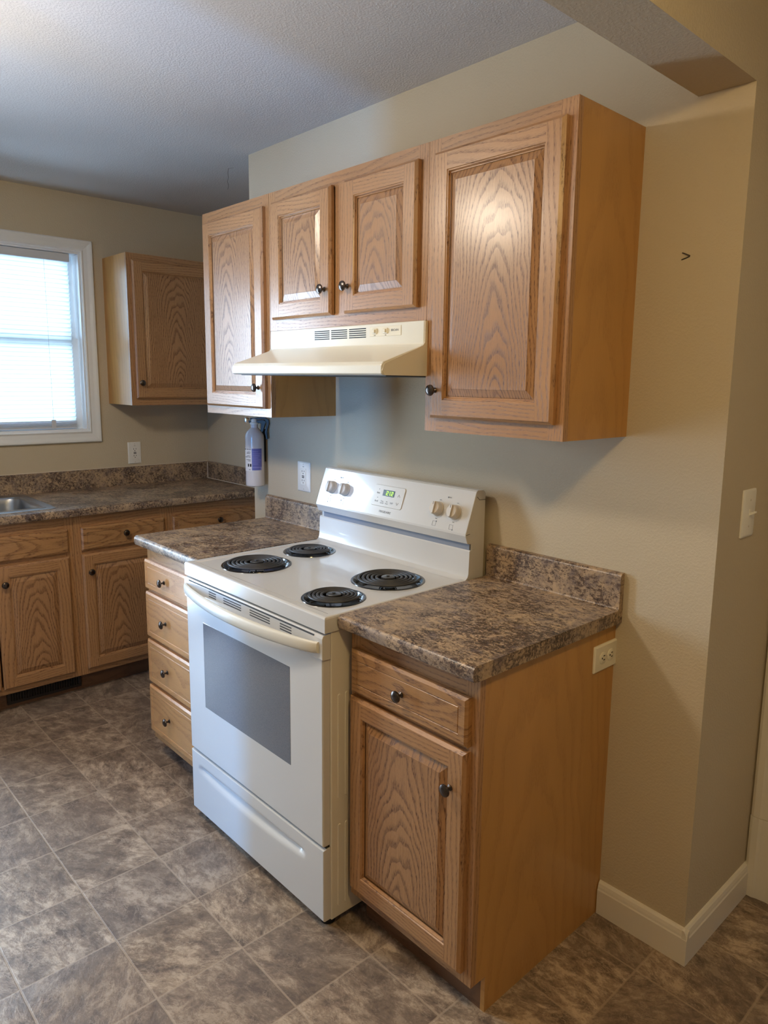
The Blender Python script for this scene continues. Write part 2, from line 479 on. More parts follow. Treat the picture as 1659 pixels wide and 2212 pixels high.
def build(name, m, mats, parent=None, origin=None, bevel=0, seg=2, recalc=True, merge=True, angle=35):
    if not isinstance(mats, (list, tuple)): mats = [mats]
    if origin is None:
        xs, ys, zs = zip(*[tuple(v) for v in m.v])
        origin = Vector(((min(xs) + max(xs)) / 2, (min(ys) + max(ys)) / 2, min(zs)))
    origin = Vector(origin)
    me = bpy.data.meshes.new(name)
    me.from_pydata([tuple((v - origin) * S) for v in m.v], [], m.f)
    uvl = me.uv_layers.new(name='UVMap')
    i = 0
    for uvs in m.uv:
        for q in uvs:
            uvl.data[i].uv = q; i += 1
    for p, mi, sm in zip(me.polygons, m.mi, m.smooth):
        p.material_index = mi; p.use_smooth = sm
    for mt in mats: me.materials.append(mt)
    bm = bmesh.new(); bm.from_mesh(me)
    if merge: bmesh.ops.remove_doubles(bm, verts=bm.verts, dist=1e-5)
    if recalc: bmesh.ops.recalc_face_normals(bm, faces=bm.faces)
    bm.to_mesh(me); bm.free()
    if any(m.smooth): me.set_sharp_from_angle(angle=math.radians(angle))
    o = bpy.data.objects.new(name, me)
    po = Vector(parent['org']) if parent is not None else Vector((0, 0, 0))
    o.location = (origin - po) * S
    if parent is not None: o.parent = parent
    o['org'] = tuple(origin)
    col.objects.link(o)
    if bevel:
        b = o.modifiers.new('bevel', 'BEVEL'); b.width = bevel * S; b.segments = seg; b.limit_method = 'ANGLE'; b.angle_limit = math.radians(40)
        b.harden_normals = False
    return o

def thing(name, origin, label, cat, group=None):
    o = bpy.data.objects.new(name, None)
    o.empty_display_size = .05
    o.location = Vector(origin) * S
    o['org'] = tuple(origin); o['label'] = label; o['category'] = cat
    if group: o['group'] = group
    col.objects.link(o)
    return o
def tag(o, label, cat, group=None):
    o['label'] = label; o['category'] = cat
    if group: o['group'] = group
    return o
def struct(o):
    o['kind'] = 'structure'; return o
def sempty(name, origin):
    o = bpy.data.objects.new(name, None); o.location = Vector(origin) * S; o['org'] = tuple(origin); o['kind'] = 'structure'
    o.empty_display_size = .05
    col.objects.link(o); return o

def cut(o, cutters):
    """cut holes into o with closed meshes, then keep the result as plain mesh"""
    tmp = []
    for m in cutters:
        c = build('cutter', m, m_dark)
        tmp.append(c)
        b = o.modifiers.new('cut', 'BOOLEAN'); b.operation = 'DIFFERENCE'; b.object = c; b.solver = 'EXACT'
    bpy.context.view_layer.update()
    dg = bpy.context.evaluated_depsgraph_get()
    me = bpy.data.meshes.new_from_object(o.evaluated_get(dg))
    o.modifiers.clear(); o.data = me
    for c in tmp: bpy.data.objects.remove(c)

# ================================================================== room shell
XW, YR, XE, CE = -71.87, 17.1, -23.77, 96.9      # window wall, alcove wall, left end of stove wall, ceiling
XEND, BX0, BZ, YP = 58.56, 53.4, 86.3, 16.24     # right end of stove wall, beam, passage wall
YF, XR = -150.0, 190.0
W1 = (-46.2, -10.9, 48.7, 85.4)                  # window 1 opening y0,y1,z0,z1
W2 = (-75.8, -52.6, 0.6, 82.5)

def wall_rects(fr, A0, A1, B0, B1, holes, t):
    m = M(fr)
    As = sorted({A0, A1, *[h[0] for h in holes], *[h[1] for h in holes]})
    Bs = sorted({B0, B1, *[h[2] for h in holes], *[h[3] for h in holes]})
    for i in range(len(As) - 1):
        for j in range(len(Bs) - 1):
            ca, cb = (As[i] + As[i + 1]) / 2, (Bs[j] + Bs[j + 1]) / 2
            if any(h[0] < ca < h[1] and h[2] < cb < h[3] for h in holes): continue
            m.box(As[i], As[i + 1], Bs[j], Bs[j + 1], -t, 0)
    return m

struct(build('wall_left', wall_rects(facing_right(XW), YF, YR + 5, 0, CE, [W1, W2], 5), m_wall))
m = M(); m.box(XW, XE + 4.5, YR, YR + 5, 0, CE); struct(build('wall_alcove', m, m_wall))
m = M(); m.box(XE, XEND, 0, 4.5, 0, CE); m.box(XE, XE + 4.5, 4.5, YR, 0, CE); m.box(XEND - 4.5, XEND, 4.5, YP, 0, CE)
struct(build('wall_back', m, m_wall))
DO = (62.0, 94.0, 0, 80.0)
struct(build('wall_passage', wall_rects(facing_room(YP), XEND - 4.5, XR, 0, CE, [DO], 4.5), m_wall))
W_ADDED = (32.0, 40.0, 6.0, 82.0)  # opening for the added narrow window
struct(build('wall_front', wall_rects(FR((0, YF, 0), (1, 0, 0), (0, 0, 1), (0, 1, 0)), XW - 5, XR + 5, 0, CE, [W_ADDED], 5), m_wall))
m = M(); m.box(22.6, 58.5, -76, -70.5, 0, CE); struct(build('added_light_blocker', m, m_wall))  # unseen wall added to cut off the blue light partway across the stove
m = M(); m.box(XR, XR + 5, YF, YP + 5, 0, CE); struct(build('wall_right', m, m_wall))
m = M(); m.box(XW - 5, XR + 5, YF - 5, YR + 5, -2, 0); struct(build('floor', m, m_floor, origin=(0, 0, 0)))
m = M(); m.box(XW - 5, XR + 5, YF - 5, YR + 5, CE, CE + 3); struct(build('ceiling', m, m_ceil))
m = M(); m.box(BX0, XEND, YF, -0.0, BZ, CE); struct(build('ceiling_beam', m, m_wall))  # beam under the ceiling at the right end of the stove wall

# passage door, casing and baseboards at the right end
cas = sempty('door_1', (78, YP, 0))
m = M(facing_room(YP)); m.box(DO[0] + .1, DO[1] - .1, .4, DO[3] - .1, -2.2, -.8)
for b0, b1 in ((8, 36), (42, 74)):
    for a0 in (66, 80.5):
        m.rings([(a0, a0 + 9.5, b0, b1, -.8), (a0 + .6, a0 + 8.9, b0 + .6, b1 - .6, -.55), (a0 + 1.4, a0 + 8.1, b0 + 1.4, b1 - 1.4, -.7)], cap0=False)
build('door_slab', m, m_trim, cas)
def casing_prof(w=2.4):
    return [(0, 0), (0, .55), (.25, .72), (.75, .72), (1.0, .6), (1.8, .45), (2.1, .5), (w, .38), (w, 0)]
m = M(facing_room(YP))
for side, x0 in ((1, 58.75), (-1, DO[1] + 3.25)):
    pr = [(x0 + side * p[0] * 1.32, p[1]) for p in casing_prof()]
    m.prism([(q[0], q[1]) for q in pr], 10.2, DO[3] + 2.6, 'b')
    pr2 = [(x0 - side * .05 + side * p[0] * 1.36, p[1] * 1.12) for p in casing_prof()]
    m.prism(pr2, 0, 10.15, 'b')
m.prism([(DO[3] + 3.0 - p[0] * 1.25, p[1]) for p in casing_prof()], 58.75, DO[1] + 3.25, 'a')
build('door_casing', m, m_trim, cas)
def base_prof(h=3.95):
    return [(0, 0), (.58, 0), (.58, h - 1.0), (.5, h - .85), (.46, h - .6), (.36, h - .25), (.2, h - .05), (0, h)]
m = M(FR((0, 0, 0), (1, 0, 0), (0, -1, 0), (0, 0, 1)))
m.prism(base_prof(), 48.6, XEND + .58, 'a'); struct(build('baseboard_back', m, m_trim))
m = M(FR((XEND, 0, 0), (0, 1, 0), (1, 0, 0), (0, 0, 1)))
m.prism(base_prof(), -.56, YP, 'a'); struct(build('baseboard_end', m, m_trim))

# ---- windows
def make_window(idx, w, yc):
    y0, y1, z0, z1 = w
    root = sempty('window_%d' % idx, (XW, (y0 + y1) / 2, z0))
    fr = facing_right(XW)
    m = M(fr)                                   # moulded casing, mitred all round
    prof = [(-.05, 0), (-.05, .45), (.2, .6), (.55, .42), (1.3, .55), (1.9, .75), (2.25, .78), (2.45, .55), (2.45, 0)]
    C = []
    for q, d in prof:
        C.append((y0 - q, y1 + q, z0 - q, z1 + q, d))
    m.rings(C, cap0=False, cap1=False)
    build('casing', m, m_casing, root, recalc=True)
    m = M(fr)
    t = .4
    for a0, a1, b0, b1 in ((y0, y0 + t, z0, z1), (y1 - t, y1, z0, z1), (y0 + t, y1 - t, z0, z0 + t), (y0 + t, y1 - t, z1 - t, z1)):
        m.box(a0, a1, b0, b1, -5, -.02)
    build('jamb', m, m_casing, root)
    m = M(fr)
    zm = (z0 + z1) / 2 + .2
    def sash(b0, b1, d):
        a0, a1 = y0 + t, y1 - t
        m.box(a0, a0 + 1.7, b0, b1, d - 1, d); m.box(a1 - 1.7, a1, b0, b1, d - 1, d)
        m.box(a0 + 1.7, a1 - 1.7, b0, b0 + 1.8, d - 1, d); m.box(a0 + 1.7, a1 - 1.7, b1 - 1.5, b1, d - 1, d)
    sash(zm - .8, z1 - t, -3.6); sash(z0 + t, zm + .8, -2.5)
    build('sash', m, m_casing, root)
    m = M(fr); m.box(y0 + 2, y1 - 2, zm + .9, z1 - 2, -4.15, -4.05); m.box(y0 + 2, y1 - 2, z0 + 2.2, zm - .8, -3.05, -2.95)
    build('glass', m, m_glass, root)
    return root
make_window(1, W1, 0)
w3 = sempty('window_3', (36, YF, 6))  # unseen window, added as the way in for the blue light
fr3 = FR((0, YF, 0), (1, 0, 0), (0, 0, 1), (0, 1, 0))
m = M(fr3)
for q in ((29.6, 32.1, 3.6, 84.4), (39.9, 42.4, 3.6, 84.4), (32.1, 39.9, 3.6, 6.1), (32.1, 39.9, 81.9, 84.4)): m.box(*q, 0, .7)
build('casing', m, m_casing, w3, bevel=.1)
m = M(fr3); m.box(32, 40, 6, 82, -2.6, -2.5); build('glass', m, m_glass, w3)
dr2 = sempty('door_2', (XW, -64, 0))
fr = facing_right(XW)
m = M(fr)
a0, a1, b1 = W2[0], W2[1], W2[3]
for lo, hi, zz0, zz1 in ((a0 - 2.4, a0 + .1, 0, b1 + 2.4), (a1 - .1, a1 + 2.4, 0, b1 + 2.4), (a0 + .1, a1 - .1, b1, b1 + 2.4)): m.box(lo, hi, zz0, zz1, 0, .7)
build('door_casing', m, m_casing, dr2, bevel=.1)
m = M(fr)
m.box(a0, a0 + 2, .7, b1, -3, -1.4); m.box(a1 - 2, a1, .7, b1, -3, -1.4); m.box(a0 + 2, a1 - 2, .7, 5, -3, -1.4); m.box(a0 + 2, a1 - 2, b1 - 3, b1, -3, -1.4)
build('door_frame', m, m_casing, dr2)
m = M(fr); m.box(a0 + 2, a1 - 2, 5, b1 - 3, -2.3, -2.15); build('glass', m, m_glass, dr2)
m = M(fr); m.lathe((a0 + 1, 36, -1.4), [(.5, 0), (.5, .4), (.35, .5), (.35, 1.4), (1.0, 1.7), (1.1, 2.3), (.8, 2.8), (0, 2.9)], 'd', 20); build('door_knob', m, m_chrome, dr2)

# ---- blind in window 1
bl = thing('window_blind', (XW - .9, -28.8, 49.6), 'white horizontal mini blind lowered over the window above the sink', 'blind')
fr = facing_right(XW - 1.3)
BY0, BY1 = W1[0] + 2.0, W1[1] - 2.05
m = M(fr); m.box(BY0, BY1 + .1, 83.3, 84.9, -.5, .9); build('headrail', m, m_blindrail, bl, bevel=.08)
m = M(fr)
nsl = 37
ztop, zbot = 82.9, 51.3
for i in range(nsl):
    zc = ztop - (ztop - zbot) * i / (nsl - 1)
    th = math.radians(52)
    wob = .05 * math.sin(i * 2.3)
    pts = []
    for q in range(5):
        t = (q / 4 - .5)
        bulge = .09 * (1 - (2 * t) ** 2)
        pts.append((zc + t * math.sin(th) * 1.16 + bulge * math.cos(th) , t * math.cos(th) * 1.16 - bulge * math.sin(th)))
    for q in range(4):
        m.quad([(BY0, pts[q][0] + wob * .5, pts[q][1]), (BY1, pts[q][0] - wob * .2, pts[q][1]), (BY1, pts[q + 1][0] - wob * .2, pts[q + 1][1]), (BY0, pts[q + 1][0] + wob * .5, pts[q + 1][1])], None, 0, True)
build('slats', m, m_slat, bl, recalc=False)
m = M(fr)
for i in range(4): m.box(BY0, BY1, 49.75 + i * .32, 49.9 + i * .32, -.5, .5)
m.box(BY0, BY1, 49.3, 49.65, -.5, .5)
for yc in (BY1 - 5.2, BY1 - 17, BY0 + 5): m.box(yc, yc + .9, 49.25, 51.1, .5, .58)
build('bottom_rail', m, m_blindrail, bl)
m = M(fr)
for yc in (BY1 - 4.8, BY1 - 16.6, BY0 + 5.4): m.tube([(yc, 50, .62), (yc, 66, .60), (yc, 83.4, .62)], .035, 6)
build('ladder_cord', m, m_blindrail, bl)

# ================================================================== cabinet fronts
def knob(fr, a, b, parent, d=0.0, r=.60):
    m = M(fr)
    m.lathe((a, b, d), [(.30, 0), (.30, .06), (.24, .12), (.15, .22), (.13, .42), (.2, .55), (.45, .62), (r, .70), (r, .76), (r * .93, .86), (r * .6, .97), (.2, 1.0), (0, 1.01)], 'd', 24)
    return build('knob', m, m_pewter, parent)

def panel_door(fr, a0, a1, b0, b1, parent, kn=None, seed=0, fw=1.95, mat=None, pmat=None):
    """five-piece door: butt-jointed stiles and rails, recess moulding, raised field; d = 0 back, .75 front"""
    rnd = random.Random(seed)
    mat = mat or m_oak; pmat = pmat or m_oak_panel
    T = .75; c = .3
    m = M(fr)
    def R_(): return (rnd.choice((-1, 1)) * rnd.uniform(3.5, 8), rnd.uniform(-40, 40))
    # stiles (full height)
    ia0, ia1, ib0, ib1 = a0 + fw, a1 - fw, b0 + fw, b1 - fw
    def board(p, gr, uo):
        ca = sum(q[0] for q in p) / len(p); cb = sum(q[1] for q in p) / len(p)
        m.quad(p, [((q[0] + q[2] * .5 + uo[0], q[1] + uo[1]) if gr == 'b' else (q[1] + q[2] * .5 + uo[0], q[0] + uo[1])) for q in p])
    cc = T - .28
    uL, uR, uT, uB = R_(), R_(), R_(), R_()
    uL = (uL[0] - a0, uL[1]); uR = (uR[0] - a1, uR[1]); uT = (uT[0] - b1, uT[1]); uB = (uB[0] - b0, uB[1])
    e = c
    # left stile front, right stile front
    board([(a0 + e, b0 + e, T), (ia0, b0 + e, T), (ia0, b1 - e, T), (a0 + e, b1 - e, T)], 'b', uL)
    board([(ia1, b0 + e, T), (a1 - e, b0 + e, T), (a1 - e, b1 - e, T), (ia1, b1 - e, T)], 'b', uR)
    board([(ia0, ib1, T), (ia1, ib1, T), (ia1, b1 - e, T), (ia0, b1 - e, T)], 'a', uT)
    board([(ia0, b0 + e, T), (ia1, b0 + e, T), (ia1, ib0, T), (ia0, ib0, T)], 'a', uB)
    # chamfer and sides
    O = [(a0, b0), (a1, b0), (a1, b1), (a0, b1)]
    I = [(a0 + e, b0 + e), (a1 - e, b0 + e), (a1 - e, b1 - e), (a0 + e, b1 - e)]
    us = [uB, uR, uT, uL]
    for j in range(4):
        kk = (j + 1) % 4; gr = 'a' if j in (0, 2) else 'b'
        board([(*O[j], cc), (*O[kk], cc), (*I[kk], T), (*I[j], T)], gr, us[j])
        board([(*O[j], 0), (*O[kk], 0), (*O[kk], cc), (*O[j], cc)], gr, us[j])
    board([(*q, 0) for q in O], 'b', uL)
    # inner moulding
    steps = [(0, T), (.07, T - .10), (.16, T - .10), (.26, T - .34), (.36, T - .34)]
    for (s0, d0_), (s1, d1_) in zip(steps, steps[1:]):
        A = [(ia0 + s0, ib0 + s0, d0_), (ia1 - s0, ib0 + s0, d0_), (ia1 - s0, ib1 - s0, d0_), (ia0 + s0, ib1 - s0, d0_)]
        B = [(ia0 + s1, ib0 + s1, d1_), (ia1 - s1, ib0 + s1, d1_), (ia1 - s1, ib1 - s1, d1_), (ia0 + s1, ib1 - s1, d1_)]
        for j in range(4):
            kk = (j + 1) % 4
            board([A[j], A[kk], B[kk], B[j]], 'a' if j in (0, 2) else 'b', us[j])
    door = build('door', m, mat, parent, recalc=True)
    # raised panel
    m = M(fr)
    g = .34
    uo = (rnd.uniform(-1.2, 1.2), rnd.uniform(-6, 6))
    m.rings([(ia0 + g, ia1 - g, ib0 + g, ib1 - g, .1), (ia0 + g, ia1 - g, ib0 + g, ib1 - g, T - .42),
             (ia0 + g + .82, ia1 - g - .82, ib0 + g + .82, ib1 - g - .82, T - .12), (ia0 + g + .84, ia1 - g - .84, ib0 + g + .84, ib1 - g - .84, T - .08)],
            'b', uo, mitre=False)
    build('panel', m, pmat, door)
    if kn: knob(fr, kn[0], kn[1], door, T)
    return door

def drawer_front(fr, a0, a1, b0, b1, parent, kn=None, seed=0, mat=None, ins=1.0):
    rnd = random.Random(seed)
    T = .75
    m = M(fr)
    m.rings([(a0, a1, b0, b1, 0), (a0, a1, b0, b1, T - .26), (a0 + .28, a1 - .28, b0 + .28, b1 - .28, T - .04),
             (a0 + ins, a1 - ins, b0 + ins, b1 - ins, T - .04), (a0 + ins + .07, a1 - ins - .07, b0 + ins + .07, b1 - ins - .07, T - .13),
             (a0 + ins + .14, a1 - ins - .14, b0 + ins + .14, b1 - ins - .14, T - .06)], 'a', (rnd.uniform(-1.5, 1.5), rnd.uniform(-8, 8)), mitre=False)
    d = build('drawer_front', m, mat or m_oak_draw, parent)
    if kn: knob(fr, kn[0], kn[1], d, T - .05)
    return d

def face_frame(fr, bars, parent, T=.75, mat=None, mat_h=None, seed=0):
    """bars: (a0,a1,b0,b1,grain)"""
    rnd = random.Random(seed)
    m = M(fr)
    for a0, a1, b0, b1, g in bars:
        m.box(a0, a1, b0, b1, 0, T, g, (rnd.choice((-1, 1)) * rnd.uniform(3, 7), rnd.uniform(-30, 30)), 0 if g == 'b' else 1)
    return build('face_frame', m, [mat or m_oak, mat_h or m_oak_rail], parent)

# ================================================================== stove-wall upper cabinets
ZB, ZT = 54.75, 84.85
YB = -10.75                       # back of the face frames
def upper(name, x0, x1, z0, z1, label, frame, doors, seed):
    t = thing(name, ((x0 + x1) / 2, -6, z0), label, 'cabinet', 'oak wall cabinets above the stove')
    m = M()
    m.box(x0, x0 + .5, YB, 0, z0, z1, 'd', (5, seed)); m.box(x1 - .5, x1, YB, 0, z0, z1, 'd', (1.0, seed * 1.7))
    m.box(x0 + .5, x1 - .5, YB, 0, z0 + .3, z0 + .8, 'a'); m.box(x0 + .5, x1 - .5, YB, 0, z1 - .8, z1 - .3, 'a')
    m.box(x0 + .5, x1 - .5, -.25, 0, z0 + .8, z1 - .8, 'd')
    build('cabinet_box', m, m_veneer, t)
    fr = facing_room(YB)
    face_frame(fr, frame, t, seed=seed)
    fd = facing_room(YB - .76)
    for i, (a0, a1, b0, b1, kn) in enumerate(doors):
        panel_door(fd, a0, a1, b0, b1, t, kn, seed * 10 + i)
    return t
upper('wall_cabinet', -18.7, -.35, ZB, ZT, 'tall narrow oak wall cabinet left of the range hood, above the fire extinguisher',
      [(-18.7, -17.2, ZB, ZT, 'b'), (-2.0, -.35, ZB, ZT, 'b'), (-17.2, -2.0, ZT - 1.6, ZT, 'a'), (-17.2, -2.0, ZB, ZB + 1.5, 'a')],
      [(-17.65, -1.2, 55.95, 83.3, (-2.5, 58.9))], 3)
upper('wall_cabinet', -.3, 30.15, 66.7, ZT, 'short oak wall cabinet with two doors directly above the range hood',
      [(-.3, 1.3, 66.7, ZT, 'b'), (28.5, 30.15, 66.7, ZT, 'b'), (14.2, 16.4, 68.3, 83.2, 'b'), (1.3, 28.5, 83.2, ZT, 'a'), (1.3, 28.5, 66.7, 68.3, 'a')],
      [(.95, 14.05, 68.1, 83.35, (12.9, 71.2)), (16.55, 29.0, 68.1, 83.35, (17.4, 71.2))], 5)
upper('wall_cabinet', 30.2, 48.3, ZB, ZT, 'largest oak wall cabinet with one tall door, right of the range hood',
      [(30.2, 31.9, ZB, ZT, 'b'), (46.5, 48.3, ZB, ZT, 'b'), (31.9, 46.5, 83.0, ZT, 'a'), (31.9, 46.5, ZB, ZB + 1.6, 'a')],
      [(31.45, 47.45, 56.25, 83.35, (32.35, 59.2))], 8)

# cabinet on the window wall
t = thing('wall_cabinet', (XW + 6, 5, 54.4), 'oak wall cabinet hung beside the window, its pale side facing the glass', 'cabinet')
cz0, cz1, cy0 = 54.4, 84.75, -6.3
m = M()
m.box(XW, XW + 11.25, cy0, cy0 + .5, cz0, cz1, 'd', (6, 0)); m.box(XW, XW + 11.25, YR - .6, YR - .1, cz0, cz1, 'd')
m.box(XW, XW + 11.25, cy0 + .5, YR - .6, cz0 + .3, cz0 + .8, 'b'); m.box(XW, XW + 11.25, cy0 + .5, YR - .6, cz1 - .8, cz1 - .3, 'b')
m.box(XW, XW + .25, cy0 + .5, YR - .6, cz0 + .8, cz1 - .8, 'd')
build('cabinet_box', m, m_veneer, t)
fr = facing_right(XW + 11.25)
face_frame(fr, [(cy0, cy0 + 1.6, cz0, cz1, 'b'), (YR - 1.8, YR - .1, cz0, cz1, 'b'), (cy0 + 1.6, YR - 1.8, cz1 - 1.6, cz1, 'a'), (cy0 + 1.6, YR - 1.8, cz0, cz0 + 1.6, 'a')], t, seed=12)
panel_door(facing_right(XW + 12.01), -5.4, 16.1, 55.8, 83.4, t, (-4.45, 59.0), 77)

# ================================================================== base cabinets beside the stove
ZC = 36.33; ZCB = ZC - 1.5
YFB = -21.65                      # back of base face frames
# right of the stove
t = thing('base_cabinet', (39.6, -11, 0), 'oak base cabinet with one drawer and one door, right of the stove', 'cabinet')
m = M()
x0, x1 = 30.9, 48.5
m.prism([(YFB, 3.9), (YFB, ZCB), (0, ZCB), (0, 0), (-20.3, 0), (-20.3, 3.9)], x1 - .5, x1, 'a')
m.box(x0, x0 + .5, YFB, 0, 3.9, ZCB, 'd'); m.box(x0, x0 + .5, -19.8, 0, 0, 3.9, 'd')
m.box(x0 + .5, x1 - .5, YFB, 0, 3.9, 4.4, 'b'); m.box(x0 + .5, x1 - .5, -.3, 0, 4.4, ZCB, 'd')
# wood uv for the side panel
for fi, f in enumerate(m.f):
    if len(f) == 6: m.uv[fi] = [(m.v[i].y * 1.0 + 14, m.v[i].z) for i in f]
build('cabinet_box', m, m_veneer, t)
m = M(); m.box(x0 + .2, x1 - .5, -20.3, -19.8, 0, 3.9, 'a'); build('toe_kick', m, m_toe, t)
face_frame(facing_room(YFB), [(x0, x0 + 1.5, 3.9, ZCB, 'b'), (x1 - 1.6, x1, 3.9, ZCB, 'b'), (x0 + 1.5, x1 - 1.6, 32.3, ZCB, 'a'), (x0 + 1.5, x1 - 1.6, 27.0, 28.4, 'a'), (x0 + 1.5, x1 - 1.6, 3.9, 5.6, 'a')], t, seed=21)
fd = facing_room(YFB - .76)
drawer_front(fd, 31.45, 47.65, 27.95, 32.65, t, (39.2, 30.2), 31)
panel_door(fd, 31.3, 47.6, 5.15, 27.45, t, (45.9, 23.5), 33)
# left of the stove: four drawers
t = thing('base_cabinet', (-9, -11, 0), 'pale oak base cabinet with a stack of four drawers, left of the stove', 'cabinet')
x0, x1 = -18.75, .1
m = M()
m.box(x0, x0 + .5, YFB, 0, 3.2, ZCB, 'd'); m.box(x0, x0 + .5, -18.7, 0, 0, 3.2, 'd'); m.box(x1 - .5, x1, YFB, 0, 3.4, ZCB, 'd')
m.box(x0 + .5, x1 - .5, YFB, 0, 3.4, 3.9, 'b'); m.box(x0 + .5, x1 - .5, -.3, 0, 3.9, ZCB, 'd')
build('cabinet_box', m, m_veneer, t)
m = M(); m.box(x0, x1, -19.2, -18.7, 0, 3.4, 'a'); build('toe_kick', m, m_toe, t)
face_frame(facing_room(YFB), [(x0, x0 + 1.5, 3.2, ZCB, 'b'), (x1 - 1.5, x1, 3.2, ZCB, 'b')] +
           [(x0 + 1.5, x1 - 1.5, a, b, 'a') for a, b in ((32.2, ZCB), (27.0, 28.6), (19.4, 20.8), (11.9, 13.4), (3.2, 5.3))], t, seed=41, mat=m_oak_pale, mat_h=m_oak_pale)
for i, (b0, b1, kz) in enumerate(((28.0, 32.6, 30.25), (20.3, 27.5, 23.9), (12.85, 19.8, 16.3), (4.6, 12.3, 8.5))):
    drawer_front(fd, -18.6, -.3, b0, b1, t, (-11.8, kz), 51 + i, mat=m_oak_pale, ins=.95)

# ================================================================== base cabinets under the window
XF = -49.95                       # back of the face frames
frw = facing_right(XF)
fdw = facing_right(XF + .76)
def wbase(y0, y1, label, fronts, seed, knobs=True):
    t = thing('base_cabinet', ((XW + XF) / 2, (y0 + y1) / 2, 0), label, 'cabinet', 'oak base cabinets under the window counter')
    m = M()
    m.box(XW, XF, y0, y0 + .5, 3.9, ZCB, 'd'); m.box(XW, XF, y1 - .5, y1, 3.9, ZCB, 'd'); m.box(XW, XF - 2.9, y0, y0 + .5, 0, 3.9, 'd'); m.box(XW, XF - 2.9, y1 - .5, y1, 0, 3.9, 'd'); m.box(XW, XF, y0 + .5, y1 - .5, 3.6, 4.1, 'b')
    build('cabinet_box', m, m_veneer, t)
    m = M(); m.box(XF - 2.8, XF - 2.3, y0, y1, 0, 3.9, 'b'); build('toe_kick', m, m_toe, t)
    bars = [(y0, y0 + 1.6, 3.9, ZCB, 'b'), (y1 - 1.6, y1, 3.9, ZCB, 'b')] + [(y0 + 1.6, y1 - 1.6, a, b, 'a') for a, b in ((32.2, ZCB), (27.0, 28.4), (3.9, 5.4))]
    face_frame(frw, bars, t, seed=seed)
    for i, f in enumerate(fronts):
        if f[0] == 'w': drawer_front(fdw, f[1], f[2], 28.15, 32.5, t, f[3], seed + i)
        else: panel_door(fdw, f[1], f[2], 5.0, 27.35, t, f[3], seed + 5 + i)
    return t
wbase(-49.5, -23.0, 'oak sink base cabinet with a plain false front, below the steel sink',
      [('w', -48.6, -24.1, None), ('d', -36.4, -24.1, (-35.2, 24.2)), ('d', -48.6, -36.7, (-37.9, 24.2))], 61)
wbase(-22.95, -4.65, 'oak base cabinet with drawer and door between the sink base and the corner cabinet',
      [('w', -21.75, -5.6, (-13.6, 30.6)), ('d', -21.8, -5.6, (-20.5, 24.0))], 71)
wbase(-4.6, YR - .1, 'corner oak base cabinet whose drawer shows above the counter left of the stove',
      [('w', -3.75, 15.9, (6.5, 30.7)), ('d', -3.75, 15.9, (-2.4, 24.2))], 81)
# floor register in the toe kick
t = thing('floor_register', (XF - 2.1, -28.8, .6), 'dark slotted heating register set in the toe kick below the sink', 'vent')
m = M(facing_right(XF - 2.3))
A0, A1, B0, B1 = -35.3, -22.2, .7, 3.5
for q in ((A0, A1, B0, B0 + .5), (A0, A1, B1 - .4, B1), (A0, A0 + .6, B0 + .5, B1 - .4), (A1 - .6, A1, B0 + .5, B1 - .4)): m.box(*q, 0, .35)
build('register_frame', m, m_vent, t, bevel=.05)
m = M(facing_right(XF - 2.3))
n = 26
for i in range(n):
    a = A0 + .9 + (A1 - A0 - 1.8) * i / (n - 1)
    m.box(a - .09, a + .09, B0 + .5, B1 - .4, .03, .28)
build('louvers', m, m_vent, t)
m = M(facing_right(XF - 2.3)); m.box(A0 + .6, A1 - .6, B0 + .5, B1 - .4, 0, .02); build('duct_opening', m, m_dark, t)

# ================================================================== countertops
def ctop_profile(depth, h=4.0, th=1.5):
    """(distance from wall, height) closed outline, post-formed"""
    p = [(0, -th), (depth - .5, -th), (depth - .12, -th + .12), (depth, -th + .5)]
    r = .55
    for i in range(7):
        a = PI / 2 * i / 6
        p.append((depth - r + r * math.cos(a), -r + r * math.sin(a)))
    r = .3
    for i in range(5):
        a = PI / 2 * i / 4
        p.append((.75 + r - r * math.sin(a), r - r * math.cos(a)))
    r = .45
    for i in range(6):
        a = PI / 2 * i / 5
        p.append((.75 - r + r * math.cos(a), h - r + r * math.sin(a)))
    p.append((0, h))
    return p
def counter_back(x0, x1, label):
    m = M(FR((0, 0, ZC), (1, 0, 0), (0, -1, 0), (0, 0, 1)))
    m.prism(ctop_profile(24.2), x0, x1, 'a', smooth=True)
    return tag(build('countertop', m, m_lam, None, angle=30), label, 'countertop')
counter_back(30.75, 49.15, 'brown granite-look laminate countertop on the cabinet right of the stove')
counter_back(-19.2, .25, 'brown granite-look laminate countertop on the drawer cabinet left of the stove')
m = M(FR((XW, 0, ZC), (0, 1, 0), (1, 0, 0), (0, 0, 1)))
m.prism(ctop_profile(24.45), -49.9, YR, 'a', smooth=True)
ct = tag(build('countertop', m, m_lam, None, angle=30), 'long laminate countertop under the window, holding the steel sink', 'countertop')
mc = M(); mc.box(-69.6, -51.0, -47.6, -26.0, 30, 40)
cut(ct, [mc])
m = M(FR((0, YR, ZC), (1, 0, 0), (0, -1, 0), (0, 0, 1)))
pr = [(0, 0.02), (.75, 0.02)] + [(.75 - .45 + .45 * math.cos(PI / 2 * i / 5), 4 - .45 + .45 * math.sin(PI / 2 * i / 5)) for i in range(6)] + [(0, 4)]
m.prism(pr, XW + .8, -47.6, 'a', smooth=True)
build('side_splash', m, m_lam, ct, angle=30)
m = M()
m.tube([(XW + .83, YR - .82, ZC + .05), (XW + .83, YR - .82, ZC + 3.9)], .09, 6)
m.tube([(XW + .9, YR - .84, ZC + .06), (-47.6, YR - .84, ZC + .06)], .09, 6)
m.tube([(XW + .06, -49.8, ZC + 4.03), (XW + .06, YR - .5, ZC + 4.03)], .07, 6)
